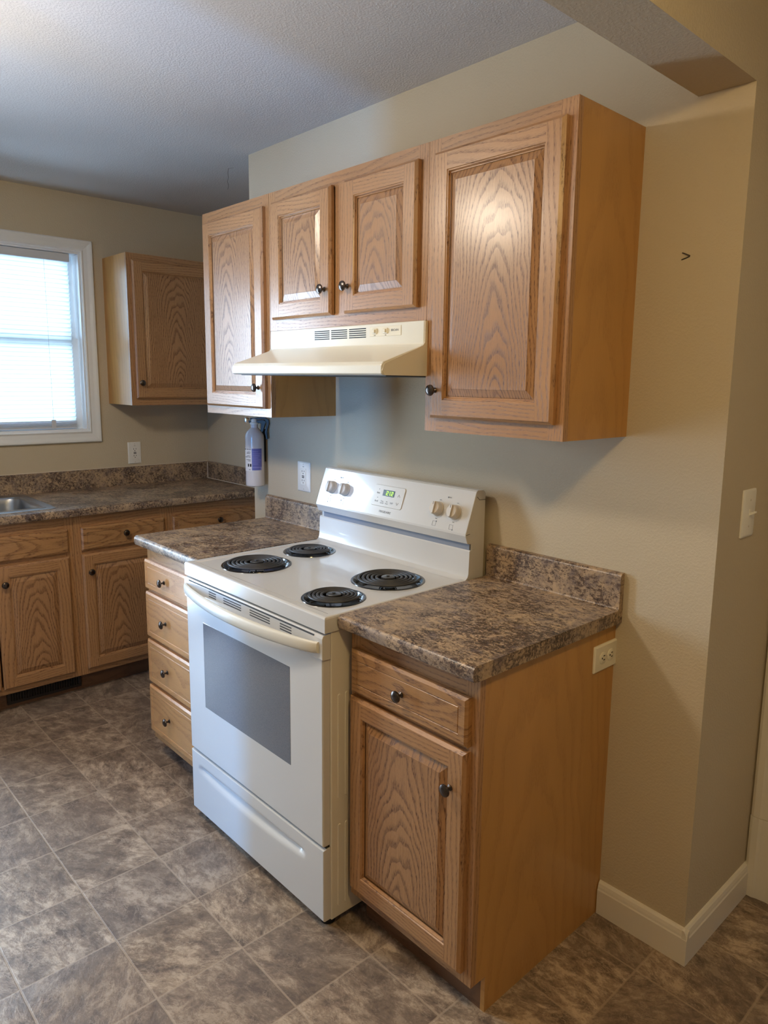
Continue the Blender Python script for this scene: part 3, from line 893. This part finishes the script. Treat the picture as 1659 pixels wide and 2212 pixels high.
build('caulk_line', m, m_caulk, ct)

# ---- sink
t = thing('sink', (-60, -36.8, ZC), 'stainless steel drop-in sink in the counter under the window', 'sink')
fr = FR((0, 0, ZC), (1, 0, 0), (0, 1, 0), (0, 0, 1))
m = M(fr)
sx0, sx1, sy0, sy1 = -70.5, -50.15, -48.4, -25.1
mid = (sy0 + sy1) / 2
m.rrings([(sx0, sx1, sy0, sy1, .0, 1.0), (sx0 + .05, sx1 - .05, sy0 + .05, sy1 - .05, .1, 1.0), (sx0 + .3, sx1 - .3, sy0 + .3, sy1 - .3, .16, 1.0),
          (sx0 + .55, sx1 - .55, sy0 + .55, sy1 - .55, .10, 1.0)], cap0=False, cap1=False)
# deck with two openings is built from strips, bowls from rounded loops
xb0, xb1 = sx0 + 3.2, sx1 - 1.5
bowls = ((sy0 + 1.5, sy1 - 1.5),)
dk = .10
ya, yb = sy0 + .5, sy1 - .5
xa, xc = sx0 + .5, sx1 - .5
m.quad([(xa, ya, dk), (xb0, ya, dk), (xb0, yb, dk), (xa, yb, dk)])
m.quad([(xb1, ya, dk), (xc, ya, dk), (xc, yb, dk), (xb1, yb, dk)])
for y0_, y1_ in ((ya, bowls[0][0]), (bowls[0][1], yb)):
    m.quad([(xb0, y0_, dk), (xb1, y0_, dk), (xb1, y1_, dk), (xb0, y1_, dk)])
build('rim', m, m_steel, t, recalc=True)
for b0, b1 in bowls:
    m = M(fr)
    m.rrings([(xb0, xb1, b0, b1, dk, .05), (xb0 + .02, xb1 - .02, b0 + .02, b1 - .02, dk + .1, .1), (xb0 + .25, xb1 - .25, b0 + .25, b1 - .25, dk + .1, .6),
              (xb0 + .45, xb1 - .45, b0 + .45, b1 - .45, -.1, 2.2), (xb0 + .6, xb1 - .6, b0 + .6, b1 - .6, -1.0, 2.6),
              (xb0 + .8, xb1 - .8, b0 + .8, b1 - .8, -6.0, 2.6), (xb0 + 1.6, xb1 - 1.6, b0 + 1.6, b1 - 1.6, -7.0, 2.2), (xb0 + 6, xb1 - 6, b0 + 5, b1 - 5, -7.2, 1.2)], cap0=False, seg=8)
    build('bowl', m, m_steel, t, recalc=False)

# ================================================================== range hood
t = thing('range_hood', (15.2, -8, 60.65), 'cream range hood mounted under the short cabinet above the stove', 'range hood')
HX0, HX1 = .35, 30.35
prof = [(0, 60.7), (-19.2, 60.7), (-19.5, 60.85), (-19.5, 61.75), (-19.2, 62.1), (-12.4, 63.9), (-11.95, 64.15), (-11.95, 66.65), (0, 66.65)]
prof = [(y if y > -12 else y + 1.4 * (1 if y < -13 else 0), z) for y, z in prof]
m = M(); m.prism(prof, HX0 + .06, HX1 - .06, 'a')
hb = build('hood_shell', m, m_cream, t, bevel=.12, seg=3)
m = M()
m.box(HX0 + .6, HX1 - .6, -17.0, -1, 60.6, 60.72); build('underside_pan', m, m_slot, t)
sp = [(-11.8, 61.0 - .3), (-17.7, 60.72), (-18.05, 61.2), (-17.75, 61.9), (-12.2, 63.95), (-11.88, 64.3), (-11.88, 66.62), (-.3, 66.62), (-.3, 60.7)]
for x in (HX0 - .02, HX1 - .06):
    m = M(); m.prism(sp, x, x + .08, 'a'); build('side_panel', m, m_cream, t)
fr = facing_room(-11.95)
m = M(fr)
for a0, a1 in ((10.5, 13.6), (13.95, 17.1), (17.45, 20.6)):
    for i in range(5):
        b = 66.17 - i * .245
        m.box(a0, a1, b - .062, b + .062, -.02, .015)
build('vent_slots', m, m_dark, t)
m = M(fr); m.box(21.3, 26.65, 65.2, 66.3, 0, .05); cp = build('switch_plate', m, m_cream_text, t, bevel=.03)
for a in (22.25, 24.1):
    m = M(fr); m.rrings([(a - .42, a + .42, 65.45, 66.1, .05, .12), (a - .42, a + .42, 65.45, 66.1, .13, .12), (a - .36, a + .36, 65.5, 66.05, .16, .1)])
    m.box(a - .2, a + .2, 65.6, 65.95, .14, .36)
    build('rocker_switch', m, m_cream_text, cp, bevel=.03)
for tx, sz, a, b in (('BROAN', .36, 25.65, 65.8), ('LIGHT', .12, 22.25, 65.3), ('FAN', .12, 24.1, 65.3)):
    m = M(fr); m.text(tx, sz, a, b, .06); build('lettering', m, m_print, cp)

# ================================================================== stove
st = thing('stove', (15.5, -13, 0), 'white freestanding electric coil stove between the two oak base cabinets', 'stove')
SX0, SX1 = .45, 30.45
SYF = -24.75                      # front of the stove body, behind the door
m = M()
m.box(SX0 + .1, SX1 - .1, SYF, -1.0, 1.3, 34.5)
build('body', m, m_white_side, st, bevel=.12)
m = M(FR((SX1 - .1, 0, 0), (0, 1, 0), (0, 0, 1), (1, 0, 0)))     # pressed ribs in the side sheet
for y0_ in (-23.9, -22.9):
    for z0_, z1_ in ((2.6, 12.5), (15.5, 27.5)):
        m.rrings([(y0_, y0_ + .5, z0_, z1_, -.02, .24), (y0_ + .05, y0_ + .45, z0_ + .05, z1_ - .05, .08, .2)], cap0=False)
build('side_ribs', m, m_white_side, st)
for x in (2.3, 28.6):
    for y in (-23.9, -3):
        m = M(); m.lathe((x, y, 0), [(.85, 0), (.85, .5), (.45, .6), (.45, 1.35)], 'd', 16); build('foot', m, m_rubber, st)
# drawer with a pressed crescent grip
fr = facing_room(SYF - .02)
m = M(fr)
DX0, DX1, DZ0, DZ1, DD = .5, 30.25, 1.5, 10.05, .95
na, nb = 120, 36
def drawer_d(a, b):
    t_ = (a - 14.6) / 12.2
    if abs(t_) >= 1: return DD
    top = 8.45
    bot = 7.35 - .75 * (1 - t_ * t_)
    endf = (1 - abs(t_) ** 8)
    if b > top or b < bot: return DD
    s1 = min(1, (top - b) / .5); s2 = min(1, (b - bot) / .75)
    sm = lambda x: x * x * (3 - 2 * x)
    return DD - .5 * sm(s1) * sm(s2) * min(1, endf * 1.6)
base = len(m.v)
for j in range(nb + 1):
    for i in range(na + 1):
        a = DX0 + .12 + (DX1 - DX0 - .24) * i / na; b = DZ0 + .12 + (DZ1 - DZ0 - .24) * j / nb
        m.v.append(m.fr(a, b, drawer_d(a, b)))
for j in range(nb):
    for i in range(na):
        q = base + j * (na + 1) + i
        m.f.append([q, q + 1, q + na + 2, q + na + 1]); m.uv.append([(0, 0)] * 4); m.mi.append(0); m.smooth.append(True)
m.rings([(DX0, DX1, DZ0, DZ1, 0), (DX0, DX1, DZ0, DZ1, DD - .15), (DX0 + .04, DX1 - .04, DZ0 + .04, DZ1 - .04, DD - .04), (DX0 + .12, DX1 - .12, DZ0 + .12, DZ1 - .12, DD)], cap1=False)
build('storage_drawer', m, m_white, st)
m = M(fr); m.box(DX0 + .2, DX1 - .2, 10.06, 10.3, 0, .5); build('seam_gasket', m, m_dark, st)
# oven door
m = M(fr)
m.rings([(.5, 30.15, 10.4, 31.7, 0), (.5, 30.15, 10.4, 31.7, .8), (.6, 30.05, 10.5, 31.7, .95)])
dr = build('oven_door', m, m_white, st, bevel=.05)
m = M(fr); m.rings([(4.85, 24.25, 17.55, 29.1, .9), (4.85, 24.25, 17.55, 29.1, .965), (4.9, 24.2, 17.6, 29.05, .97)]); build('oven_window', m, m_ovenglass, dr)
m = M(fr)
m.prism([(.0, 31.55), (.95, 31.55), (1.12, 31.75), (1.12, 33.9), (.9, 34.3), (0, 34.35)], .4, 30.3, 'a') if False else None
pz = [(31.6, 0), (31.6, 1.0), (31.75, 1.12), (33.95, 1.12), (34.3, .95), (34.36, 0)]
m = M(FR((0, SYF - .02, 0), (1, 0, 0), (0, 0, 1), (0, -1, 0)))
m.prism(pz, .4, 30.35, 'a')
build('door_top_band', m, m_white, dr, bevel=.05)
m = M(fr)
m.box(1.6, 28.9, 34.0, 34.14, 1.0, 1.135)
for a0, a1 in ((6.9, 8.7), (10.5, 14.6), (16.5, 20.7), (22.7, 24.9)):
    for b in (33.72, 33.42, 33.12): m.box(a0, a1, b - .065, b + .065, 1.05, 1.13)
build('vent_slots', m, m_slot, dr)
# bowed handle
m = M(fr)
n = 48
rings = []
for i in range(n + 1):
    t_ = i / n
    a = .75 + 29.0 * t_
    bow = math.sin(PI * t_) ** .7
    d = 1.15 + 1.75 * bow
    b = 32.95 - .15 * bow
    hh = .62 + .12 * bow; ww = .28 + .14 * bow
    ring = []
    for j in range(14):
        an = 2 * PI * j / 14
        ca, sa = math.cos(an), math.sin(an)
        ring.append((a, b + hh * math.copysign(abs(sa) ** .7, sa), d + ww * math.copysign(abs(ca) ** .8, ca)))
    rings.append(ring)
base = len(m.v)
for ring in rings: m.v += [m.fr(*p) for p in ring]
for i in range(n):
    for j in range(14):
        m.f.append([base + i * 14 + j, base + i * 14 + (j + 1) % 14, base + (i + 1) * 14 + (j + 1) % 14, base + (i + 1) * 14 + j])
        m.uv.append([(0, 0)] * 4); m.mi.append(0); m.smooth.append(True)
for i in (0, n):
    m.f.append([base + i * 14 + j for j in range(14)]); m.uv.append([(0, 0)] * 14); m.mi.append(0); m.smooth.append(False)
build('door_handle', m, m_handle, dr, angle=60)
# cooktop
ZS = 36.3
BURN = [(7.25, -19.1, 4.55, 4.0), (5.75, -9.5, 3.7, 3.1), (24.0, -11.1, 4.55, 4.0), (25.35, -20.5, 3.65, 3.1)]
BURN = [(x, y, r, c) for x, y, r, c in BURN]
m = M()
m.rings([(SX0 - .1, SX1 + .15, -25.75, -3.2, 34.6), (SX0 - .1, SX1 + .15, -25.75, -3.2, ZS - .22), (SX0 - .04, SX1 + .09, -25.68, -3.2, ZS - .07), (SX0 + .12, SX1 - .07, -25.5, -3.2, ZS),
         (SX0 + .75, SX1 - .7, -24.75, -3.2, ZS), (SX0 + 1.05, SX1 - 1.0, -24.4, -3.6, ZS - .13)])
ck = build('cooktop', m, m_white, st)
cs = []
for x, y, r, c in BURN:
    mc = M(); mc.lathe((x, y, 0), [(r - .28, 34.9), (r - .28, 37)], 'd', 48, smooth=False); cs.append(mc)
cut(ck, cs)
Zd = ZS - .13
for x, y, r, c in BURN:
    m = M()
    m.lathe((x, y, Zd), [(r, 0.0), (r - .03, .07), (r - .16, .10), (r - .3, .06), (r - .42, -.15), (r - .7, -.7), (r * .5, -1.0), (1.1, -1.05), (.9, -.8), (0, -.8)], 'd', 56, cap=False)
    pan = build('drip_pan', m, m_black, ck)
    m = M()
    turns = 5 if c > 3.5 else 4
    r0, r1 = 1.15, c - .17
    path = []
    K = turns * 40
    for i in range(K + 1):
        f = i / K
        an = f * turns * 2 * PI + .6
        rr = r0 + (r1 - r0) * f
        path.append((x + rr * math.cos(an), y + rr * math.sin(an), Zd + .36))
    m.tube(path, .165, 8, flat=.85)
    coil = build('heating_coil', m, m_coil, pan)
    m = M()
    m.lathe((x, y, Zd), [(.85, .1), (.85, .42), (.78, .48), (.2, .52), (.2, .62), (0, .62)], 'd', 24)
    build('medallion', m, m_med, pan)
    m = M()
    for q in range(3):
        an = math.radians(30 + 120 * q)
        ca, sa = math.cos(an), math.sin(an)
        p0, p1 = Vector((x + .7 * ca, y + .7 * sa, Zd + .12)), Vector((x + (c + .1) * ca, y + (c + .1) * sa, Zd + .12))
        m.tube([tuple(p0), tuple(p1)], .09, 6)
    build('coil_support', m, m_coil, pan)
# riser behind the burners
m = M()
ri = [(-2.6, ZS - .1), (-4.75, ZS - .12), (-4.3, ZS - .02), (-3.95, ZS + .25), (-3.8, ZS + .7), (-3.72, 39.75), (-3.6, 39.9), (-2.6, 39.9)]
m.prism(ri, SX0 + .02, SX1 + .08, 'a', smooth=True)
build('riser_panel', m, m_white, st, angle=30)
m = M(); 
m.box(SX0 + .9, SX1 - .1, -3.6, -3.3, 39.9, 40.75); build('riser_gap_shade', m, plain('recess_shade_grey', lin(128, 134, 148), .5), st)  # recess is white; its shade is put into this grey strip
# backguard
bgp = [(-.95, 36.0), (-.95, 46.75), (-1.3, 47.15), (-2.35, 47.18), (-2.62, 47.02), (-4.42, 42.0), (-4.44, 41.75), (-4.05, 40.75), (-3.3, 40.6), (-3.25, 36.0)]
m = M(); m.prism(bgp, SX0 + .05, SX1 + .02, 'a'); bgd = build('backguard', m, m_white, st, bevel=.07)
nrm = Vector((0, -5.0, 1.7)).normalized(); bup = Vector((0, 1.7, 5.0)).normalized()
fp = FR((0, -4.45, 41.9), (1, 0, 0), tuple(bup), tuple(nrm))
fp.o = fp.o - nrm * .10
for q, (a, b) in enumerate(((3.4, 2.75), (6.45, 2.72), (25.0, 2.55), (27.95, 2.5))):
    m = M(fp)
    m.lathe((a, b, .1), [(.95, 0), (.95, .06), (.88, .12), (.84, .72), (.74, .84), (0, .84)], 'd', 32)
    m.rrings([(a - .24, a + .24, b - .8, b + .8, .85, .12), (a - .2, a + .2, b - .74, b + .74, 1.2, .1)])
    kn = build('burner_knob', m, m_knobgrey, bgd)
    m = M(fp); m.box(a - .03, a + .03, b + .35, b + .74, 1.19, 1.21); build('pointer_mark', m, m_dark, kn)
m = M(fp)
m.rrings([(12.55, 18.6, 1.4, 4.35, .1, .3), (12.6, 18.55, 1.45, 4.3, .16, .28)])
cp = build('control_display', m, m_white, bgd)
m = M(fp); m.box(14.45, 16.75, 2.9, 3.75, .16, .18); lcd = build('screen', m, m_lcd, cp)
m = M(fp)
def seg7(ch, a, b, w, h, t_):
    segs = {'A': (0, w, h - t_, h), 'G': (0, w, h / 2 - t_ / 2, h / 2 + t_ / 2), 'D': (0, w, 0, t_), 'F': (0, t_, h / 2, h), 'B': (w - t_, w, h / 2, h), 'E': (0, t_, 0, h / 2), 'C': (w - t_, w, 0, h / 2)}
    for k_ in {'2': 'ABGED', '1': 'BC'}[ch]:
        x0_, x1_, y0_, y1_ = segs[k_]; m.box(a + x0_, a + x1_, b + y0_, b + y1_, .181, .195)
seg7('2', 15.1, 3.03, .42, .58, .1); seg7('1', 15.52, 3.03, .36, .58, .1); seg7('2', 16.06, 3.03, .42, .58, .1)
build('digits', m, m_led, lcd)
m = M(fp)
for tx, a, b, sz in (('Bake', 13.55, 3.2, .34), ('Broil', 13.5, 2.05, .34), ('Timer', 14.65, 2.15, .24), ('On/Off', 14.65, 1.88, .24), ('Set', 15.6, 2.15, .24), ('Clock', 15.6, 1.88, .24), ('OFF', 16.55, 2.05, .34)):
    m.text(tx, sz, a, b, .166)
for a, b, s_ in ((17.65, 3.2, 1), (17.65, 2.1, -1)):
    m.tube([(a - .22, b - .16 * s_, .17), (a, b + .16 * s_, .17), (a + .22, b - .16 * s_, .17)], .025, 5)
for a, b in ((13.6, 3.72), (13.6, 2.55)): m.lathe((a, b, .16), [(.06, 0), (.06, .02)], 'd', 8)
build('key_lettering', m, m_print, cp)
m = M(fp); m.text('FRIGIDAIRE', .46, 15.65, .72, .106); build('logo_lettering', m, m_print, bgd)
for a, b, cx_, cy_ in ((3.4, .84, -1, -1), (6.35, .84, -1, 1), (24.95, .66, 1, 1), (27.85, .6, 1, -1)):
    h = .3; m = M(fp)
    for q in ((a - h, a + h, b + h - .03, b + h), (a - h, a + h, b - h, b - h + .03), (a - h, a - h + .03, b - h, b + h), (a + h - .03, a + h, b - h, b + h)):
        m.box(*q, .1, .112)
    m.lathe((a + cx_ * h, b + cy_ * h, .1), [(.09, 0), (.09, .014)], 'd', 10)
    build('burner_symbol', m, m_print, bgd)
for a, b in ((3.4, 2.75), (6.45, 2.72), (25.0, 2.55), (27.95, 2.5)):
    m = M(fp)
    m.text('OFF', .2, a + .1, b + 1.15, .106); m.text('MED', .16, a + .1, b - 1.25, .106)
    for q in range(9):
        an = math.radians(-60 + 15 * q * 1.1)
        m.text('.', .3, a + 1.22 * math.cos(an), b + 1.22 * math.sin(an), .106)
    build('dial_marks', m, m_print, bgd)
for a, b in ((4.9, 4.4), (26.45, 4.2)):
    m = M(fp); m.lathe((a - .15, b, .1), [(.1, 0), (.1, .014)], 'd', 10); m.text('ON', .2, a + .25, b, .106)
    build('indicator_light', m, m_print, bgd)
fe = FR((SX1 + .02, 0, 0), (0, 1, 0), (0, 0, 1), (1, 0, 0))
m = M(fe); m.tube([(-2.55, 46.4, .02), (-2.1, 46.0, .02), (-.97, 45.95, .02)], .035, 5)
build('end_cap_seam', m, m_slot, bgd)
m = M(fe); m.tube([(-4.38, 41.85, .02), (-3.7, 41.95, .02)], .03, 5); build('end_cap_seam', m, m_slot, bgd)
m = M(fe); m.lathe((-3.42, 39.0, 0), [(.1, 0), (.1, .03)], 'd', 10); build('screw_hole', m, m_dark, bgd)

# ================================================================== outlets and switch
def outlet(fr, w, h, label, name='wall_outlet', mat=None, horiz=False, gfci=False, group=None, org=None):
    mat = mat or m_plate
    t = thing(name, tuple(fr.o), label, 'outlet', group)
    m = M(fr)
    m.rrings([(-w / 2, w / 2, -h / 2, h / 2, 0, .12), (-w / 2, w / 2, -h / 2, h / 2, .12, .12), (-w / 2 + .15, w / 2 - .15, -h / 2 + .15, h / 2 - .15, .24, .1)])
    build('cover_plate', m, mat, t)
    def q(a, b): return (b, a) if horiz else (a, b)
    if gfci:
        m = M(fr); m.box(-.68, .68, -1.35, 1.35, .2, .3); body = build('receptacle', m, mat, t, bevel=.03)
        m = M(fr)
        m.text('TEST', .2, 0, 1.62, .25)
        for s_ in (-.12, .12): m.box(-.3, .3, s_ - .07, s_ + .07, .29, .33)
        for b in (.78, -.72):
            m.box(-.32, -.22, b - .05, b + .27, .29, .31); m.box(.22, .32, b, b + .25, .29, .31); m.lathe((0, b - .28, .29), [(.1, 0), (.1, .02)], 'd', 10)
        build('slots', m, m_hole, body)
    else:
        for s_ in (-.77, .77):
            a, b = q(0, s_)
            m = M(fr); m.lathe((a, b, .2), [(.66, 0), (.66, .1), (.62, .12), (0, .12)], 'd', 24); body = build('receptacle', m, mat, t)
            m = M(fr)
            if horiz:
                m.box(a - .1, a + .2, b + .17, b + .27, .31, .34); m.box(a - .1, a + .2, b - .27, b - .17, .31, .34) if False else None
                for sgn in (-1, 1): m.box(a - .16 + .1, a + .18, b + sgn * .22 - .05, b + sgn * .22 + .05, .31, .34)
                m.lathe((a - .3, b, .31), [(.1, 0), (.1, .03)], 'd', 10)
            else:
                for sgn in (-1, 1): m.box(a + sgn * .22 - .05, a + sgn * .22 + .05, b, b + .28, .31, .34)
                m.lathe((a, b - .22, .31), [(.1, 0), (.1, .03)], 'd', 10)
            build('slots', m, m_hole, body)
    for s_ in ((0,) if not gfci else (-1, 1)):
        a, b = q(0, s_ * (h / 2 - .4))
        m = M(fr); m.lathe((a, b, .22), [(.1, 0), (.1, .04), (0, .05)], 'd', 10)
        build('screw', m, m_knobgrey, t)
    return t
outlet(facing_room(0, -8.55, 44.55), 3.45, 4.85, 'white wall outlet left of the stove backguard', gfci=True)
outlet(facing_right(XW, -1.2, 43.35), 3.0, 4.85, 'white wall outlet on the window wall above the long countertop', gfci=True)
frs = FR((48.5, -1.95, 31.45), (0, 0, 1), (0, 1, 0), (1, 0, 0))
outlet(frs, 2.95, 4.6, 'ivory outlet mounted sideways on the base cabinet side, under the right countertop', mat=m_plate2)
bpy.context.view_layer.update()
t = thing('light_switch', (XEND, 6.6, 47.4), 'white toggle light switch on the narrow end face of the wall', 'light switch')
fr = facing_right(XEND, 6.6, 47.4)
m = M(fr); m.rrings([(-1.5, 1.5, -2.45, 2.45, 0, .12), (-1.5, 1.5, -2.45, 2.45, .14, .12), (-1.3, 1.3, -2.25, 2.25, .26, .1)]); build('cover_plate', m, m_plate, t)
m = M(fr); m.box(-.2, .2, -.45, .45, .24, .3); m.prism([(.06, .26), (.3, .85), (.12, .9), (-.22, .26)], -.16, .16, 'a'); build('toggle', m, m_plate, t)
for b in (-1.35, 1.35):
    m = M(fr); m.lathe((0, b, .25), [(.1, 0), (.1, .04)], 'd', 10); build('screw', m, m_knobgrey, t)

# ================================================================== fire extinguisher
EX, EY = -20.25, -2.0
t = thing('fire_extinguisher', (EX, EY, 41.9), 'white fire extinguisher with violet label hanging below the narrow wall cabinet', 'fire extinguisher')
r = 1.6
m = M(); m.lathe((EX, EY, 0), [(0, 41.9), (r - .25, 41.9), (r - .06, 42.0), (r, 42.2), (r, 50.2), (r - .06, 50.7), (r - .3, 51.25), (r - .65, 51.6), (.75, 51.8), (.62, 51.95), (.62, 52.6)], 'd', 40)
bt = build('bottle', m, m_ext, t)
def cyl(rr):
    return lambda a, b, d: Vector((EX + (rr + d) * math.cos(a / rr), EY + (rr + d) * math.sin(a / rr), b))
def strip(m, a0, a1, z0, z1, rr, mi=0):
    n = max(2, int((a1 - a0) / 6))
    for i in range(n):
        t0, t1 = math.radians(a0 + (a1 - a0) * i / n), math.radians(a0 + (a1 - a0) * (i + 1) / n)
        P = [(EX + rr * math.cos(q), EY + rr * math.sin(q)) for q in (t0, t1)]
        m.quad([(*P[0], z0), (*P[1], z0), (*P[1], z1), (*P[0], z1)], None, mi, True)
m = M()
strip(m, -150, -51, 44.6, 48.5, r + .012, 0); strip(m, -51, 13, 44.75, 48.45, r + .012, 1)
strip(m, -49, 8, 45.2, 45.28, r + .02, 2)
for i in range(7): strip(m, -46, -46 + 34 + 9 * ((i * 5) % 3), 47.9 - i * .35, 47.95 - i * .35, r + .02, 2)
strip(m, 4, 12, 44.8, 45.3, r + .02, 2)
lb = build('label', m, [m_lblw, m_lblb, m_lbll], bt, recalc=False)
m = M()
mp = cyl(r + .02)
rr = r + .02
A = math.radians(-54) * rr
m.text('INSTRUCTIONS', .34, A, 48.3, 0, align='RIGHT', mp=mp)
for z, L in ((47.85, ('1. HOLD', 'UPRIGHT')), (47.2, ('2. AIM AT', 'BASE OF FIRE')), (46.55, ('3. SQUEEZE', 'LEVER'))):
    for i, s_ in enumerate(L): m.text(s_, .22, A - .1, z - i * .22, 0, align='RIGHT', mp=mp)
for a0 in (-64, -80): strip(m, a0, a0 + 10, 45.35, 45.85, rr, 0); 
m.text('ABC', .2, A - .1, 44.85, 0, align='RIGHT', mp=mp)
build('label_print', m, m_dark, lb, recalc=False)
m = M(); m.lathe((EX, EY, 0), [(.75, 52.5), (.75, 52.75), (.55, 52.85), (.5, 53.3), (.3, 53.45), (0, 53.45)], 'd', 20); build('valve', m, m_plate, t)
vd = Vector((.72, .69, 0))        # levers reach to the right as seen in the photo
def lev(pts, wd): 
    mm = M(FR((EX, EY, 0), tuple(vd), (0, 0, 1), tuple(Vector((.69, -.72, 0)))))
    mm.prism(pts, -wd, wd, 'd'); return mm
build('carry_handle', lev([(-.9, 53.1), (1.6, 53.3), (2.1, 53.0), (1.55, 51.3), (1.15, 50.8), (.95, 50.9), (1.1, 51.6), (1.2, 52.6), (.4, 52.75), (-.9, 52.7)], .28), m_extblk, t, bevel=.06)
build('squeeze_lever', lev([(-.7, 53.55), (1.9, 53.75), (2.55, 53.3), (2.6, 52.6), (2.2, 51.3), (2.3, 50.0), (2.05, 49.9), (1.8, 51.2), (2.15, 52.6), (1.8, 53.35), (-.7, 53.2)], .22), m_extblk, t, bevel=.05)
m = M(FR((EX - .95, EY - .5, 53.2), (.69, .72, 0), (0, 0, 1), (.72, -.69, 0)))
m.lathe((-.35, 0, 0), [(.5, -.2), (.5, .12), (.42, .16), (0, .16)], 'd', 20); build('pressure_gauge', m, m_chrome, t)
m = M(); m.box(EX - .35, EX + .35, EY + r - .05, 0, 46, 51.6); build('wall_bracket', m, m_extblk, t)

# ================================================================== small marks on wall and ceiling
m = M(facing_room(0, 53.45, 72.2)); m.tube([(-.45, .35, .12), (.35, 0, .18), (.25, -.05, .05), (-.5, -.28, .1)], .05, 6)
tag(build('wall_hook', m, m_vent), 'tiny bent metal hook on the bare wall right of the largest cabinet', 'hook')
m = M(); m.tube([(-33.0, 1.6, CE - .02), (-33.1, 1.5, CE - .8), (-32.9, 1.5, CE - 1.6), (-33.2, 1.4, CE - 2.2), (-32.9, 1.5, CE - 2.9), (-33.1, 1.4, CE - 3.6)], .035, 5)
m.tube([(-33.0, 1.6, CE - .05), (-31.8, 1.9, CE - .1)], .02, 4)
tag(build('cobweb_strand', m, m_web), 'thin dusty cobweb strand hanging from the ceiling above the left cabinets', 'cobweb')

# ================================================================== ceiling lamps (outside the frame, they light the room)
def lamp(x, y, z, r, mat, label):
    t = thing('ceiling_light', (x, y, CE), label, 'lamp')
    m = M(); m.lathe((x, y, 0), [(r * .9, CE - .01), (r * .95, CE - .8), (r * .4, CE - 1.2), (.6, CE - 1.3), (.6, z + 2.2), (r * .7, z + 1.9), (r * 1.04, z + 1.0), (r * 1.04, z + .7), (0, z + .7)], 'd', 32); build('canopy_light_shield', m, m_knobgrey, t)  # wide plate over the globe, shaped to keep its light off the ceiling
    m = M()
    pr = [(r * math.cos(a) , z + r * .62 * math.sin(a)) for a in [(-90 + 100 * i / 12) * PI / 180 for i in range(13)]]
    m.lathe((x, y, 0), [(max(q[0], 0), q[1]) for q in pr], 'd', 28, cap=True); build('glass_globe', m, mat, t)
lamp(2.0, -57, 89.0, 5.2, m_lampK, 'round frosted ceiling globe lighting the kitchen in front of the stove')
lamp(84, -52, 90.0, 4.6, m_lampH, 'round frosted ceiling globe in the hall beyond the beam')

for o in bpy.data.objects:
    if 'org' in o: del o['org']
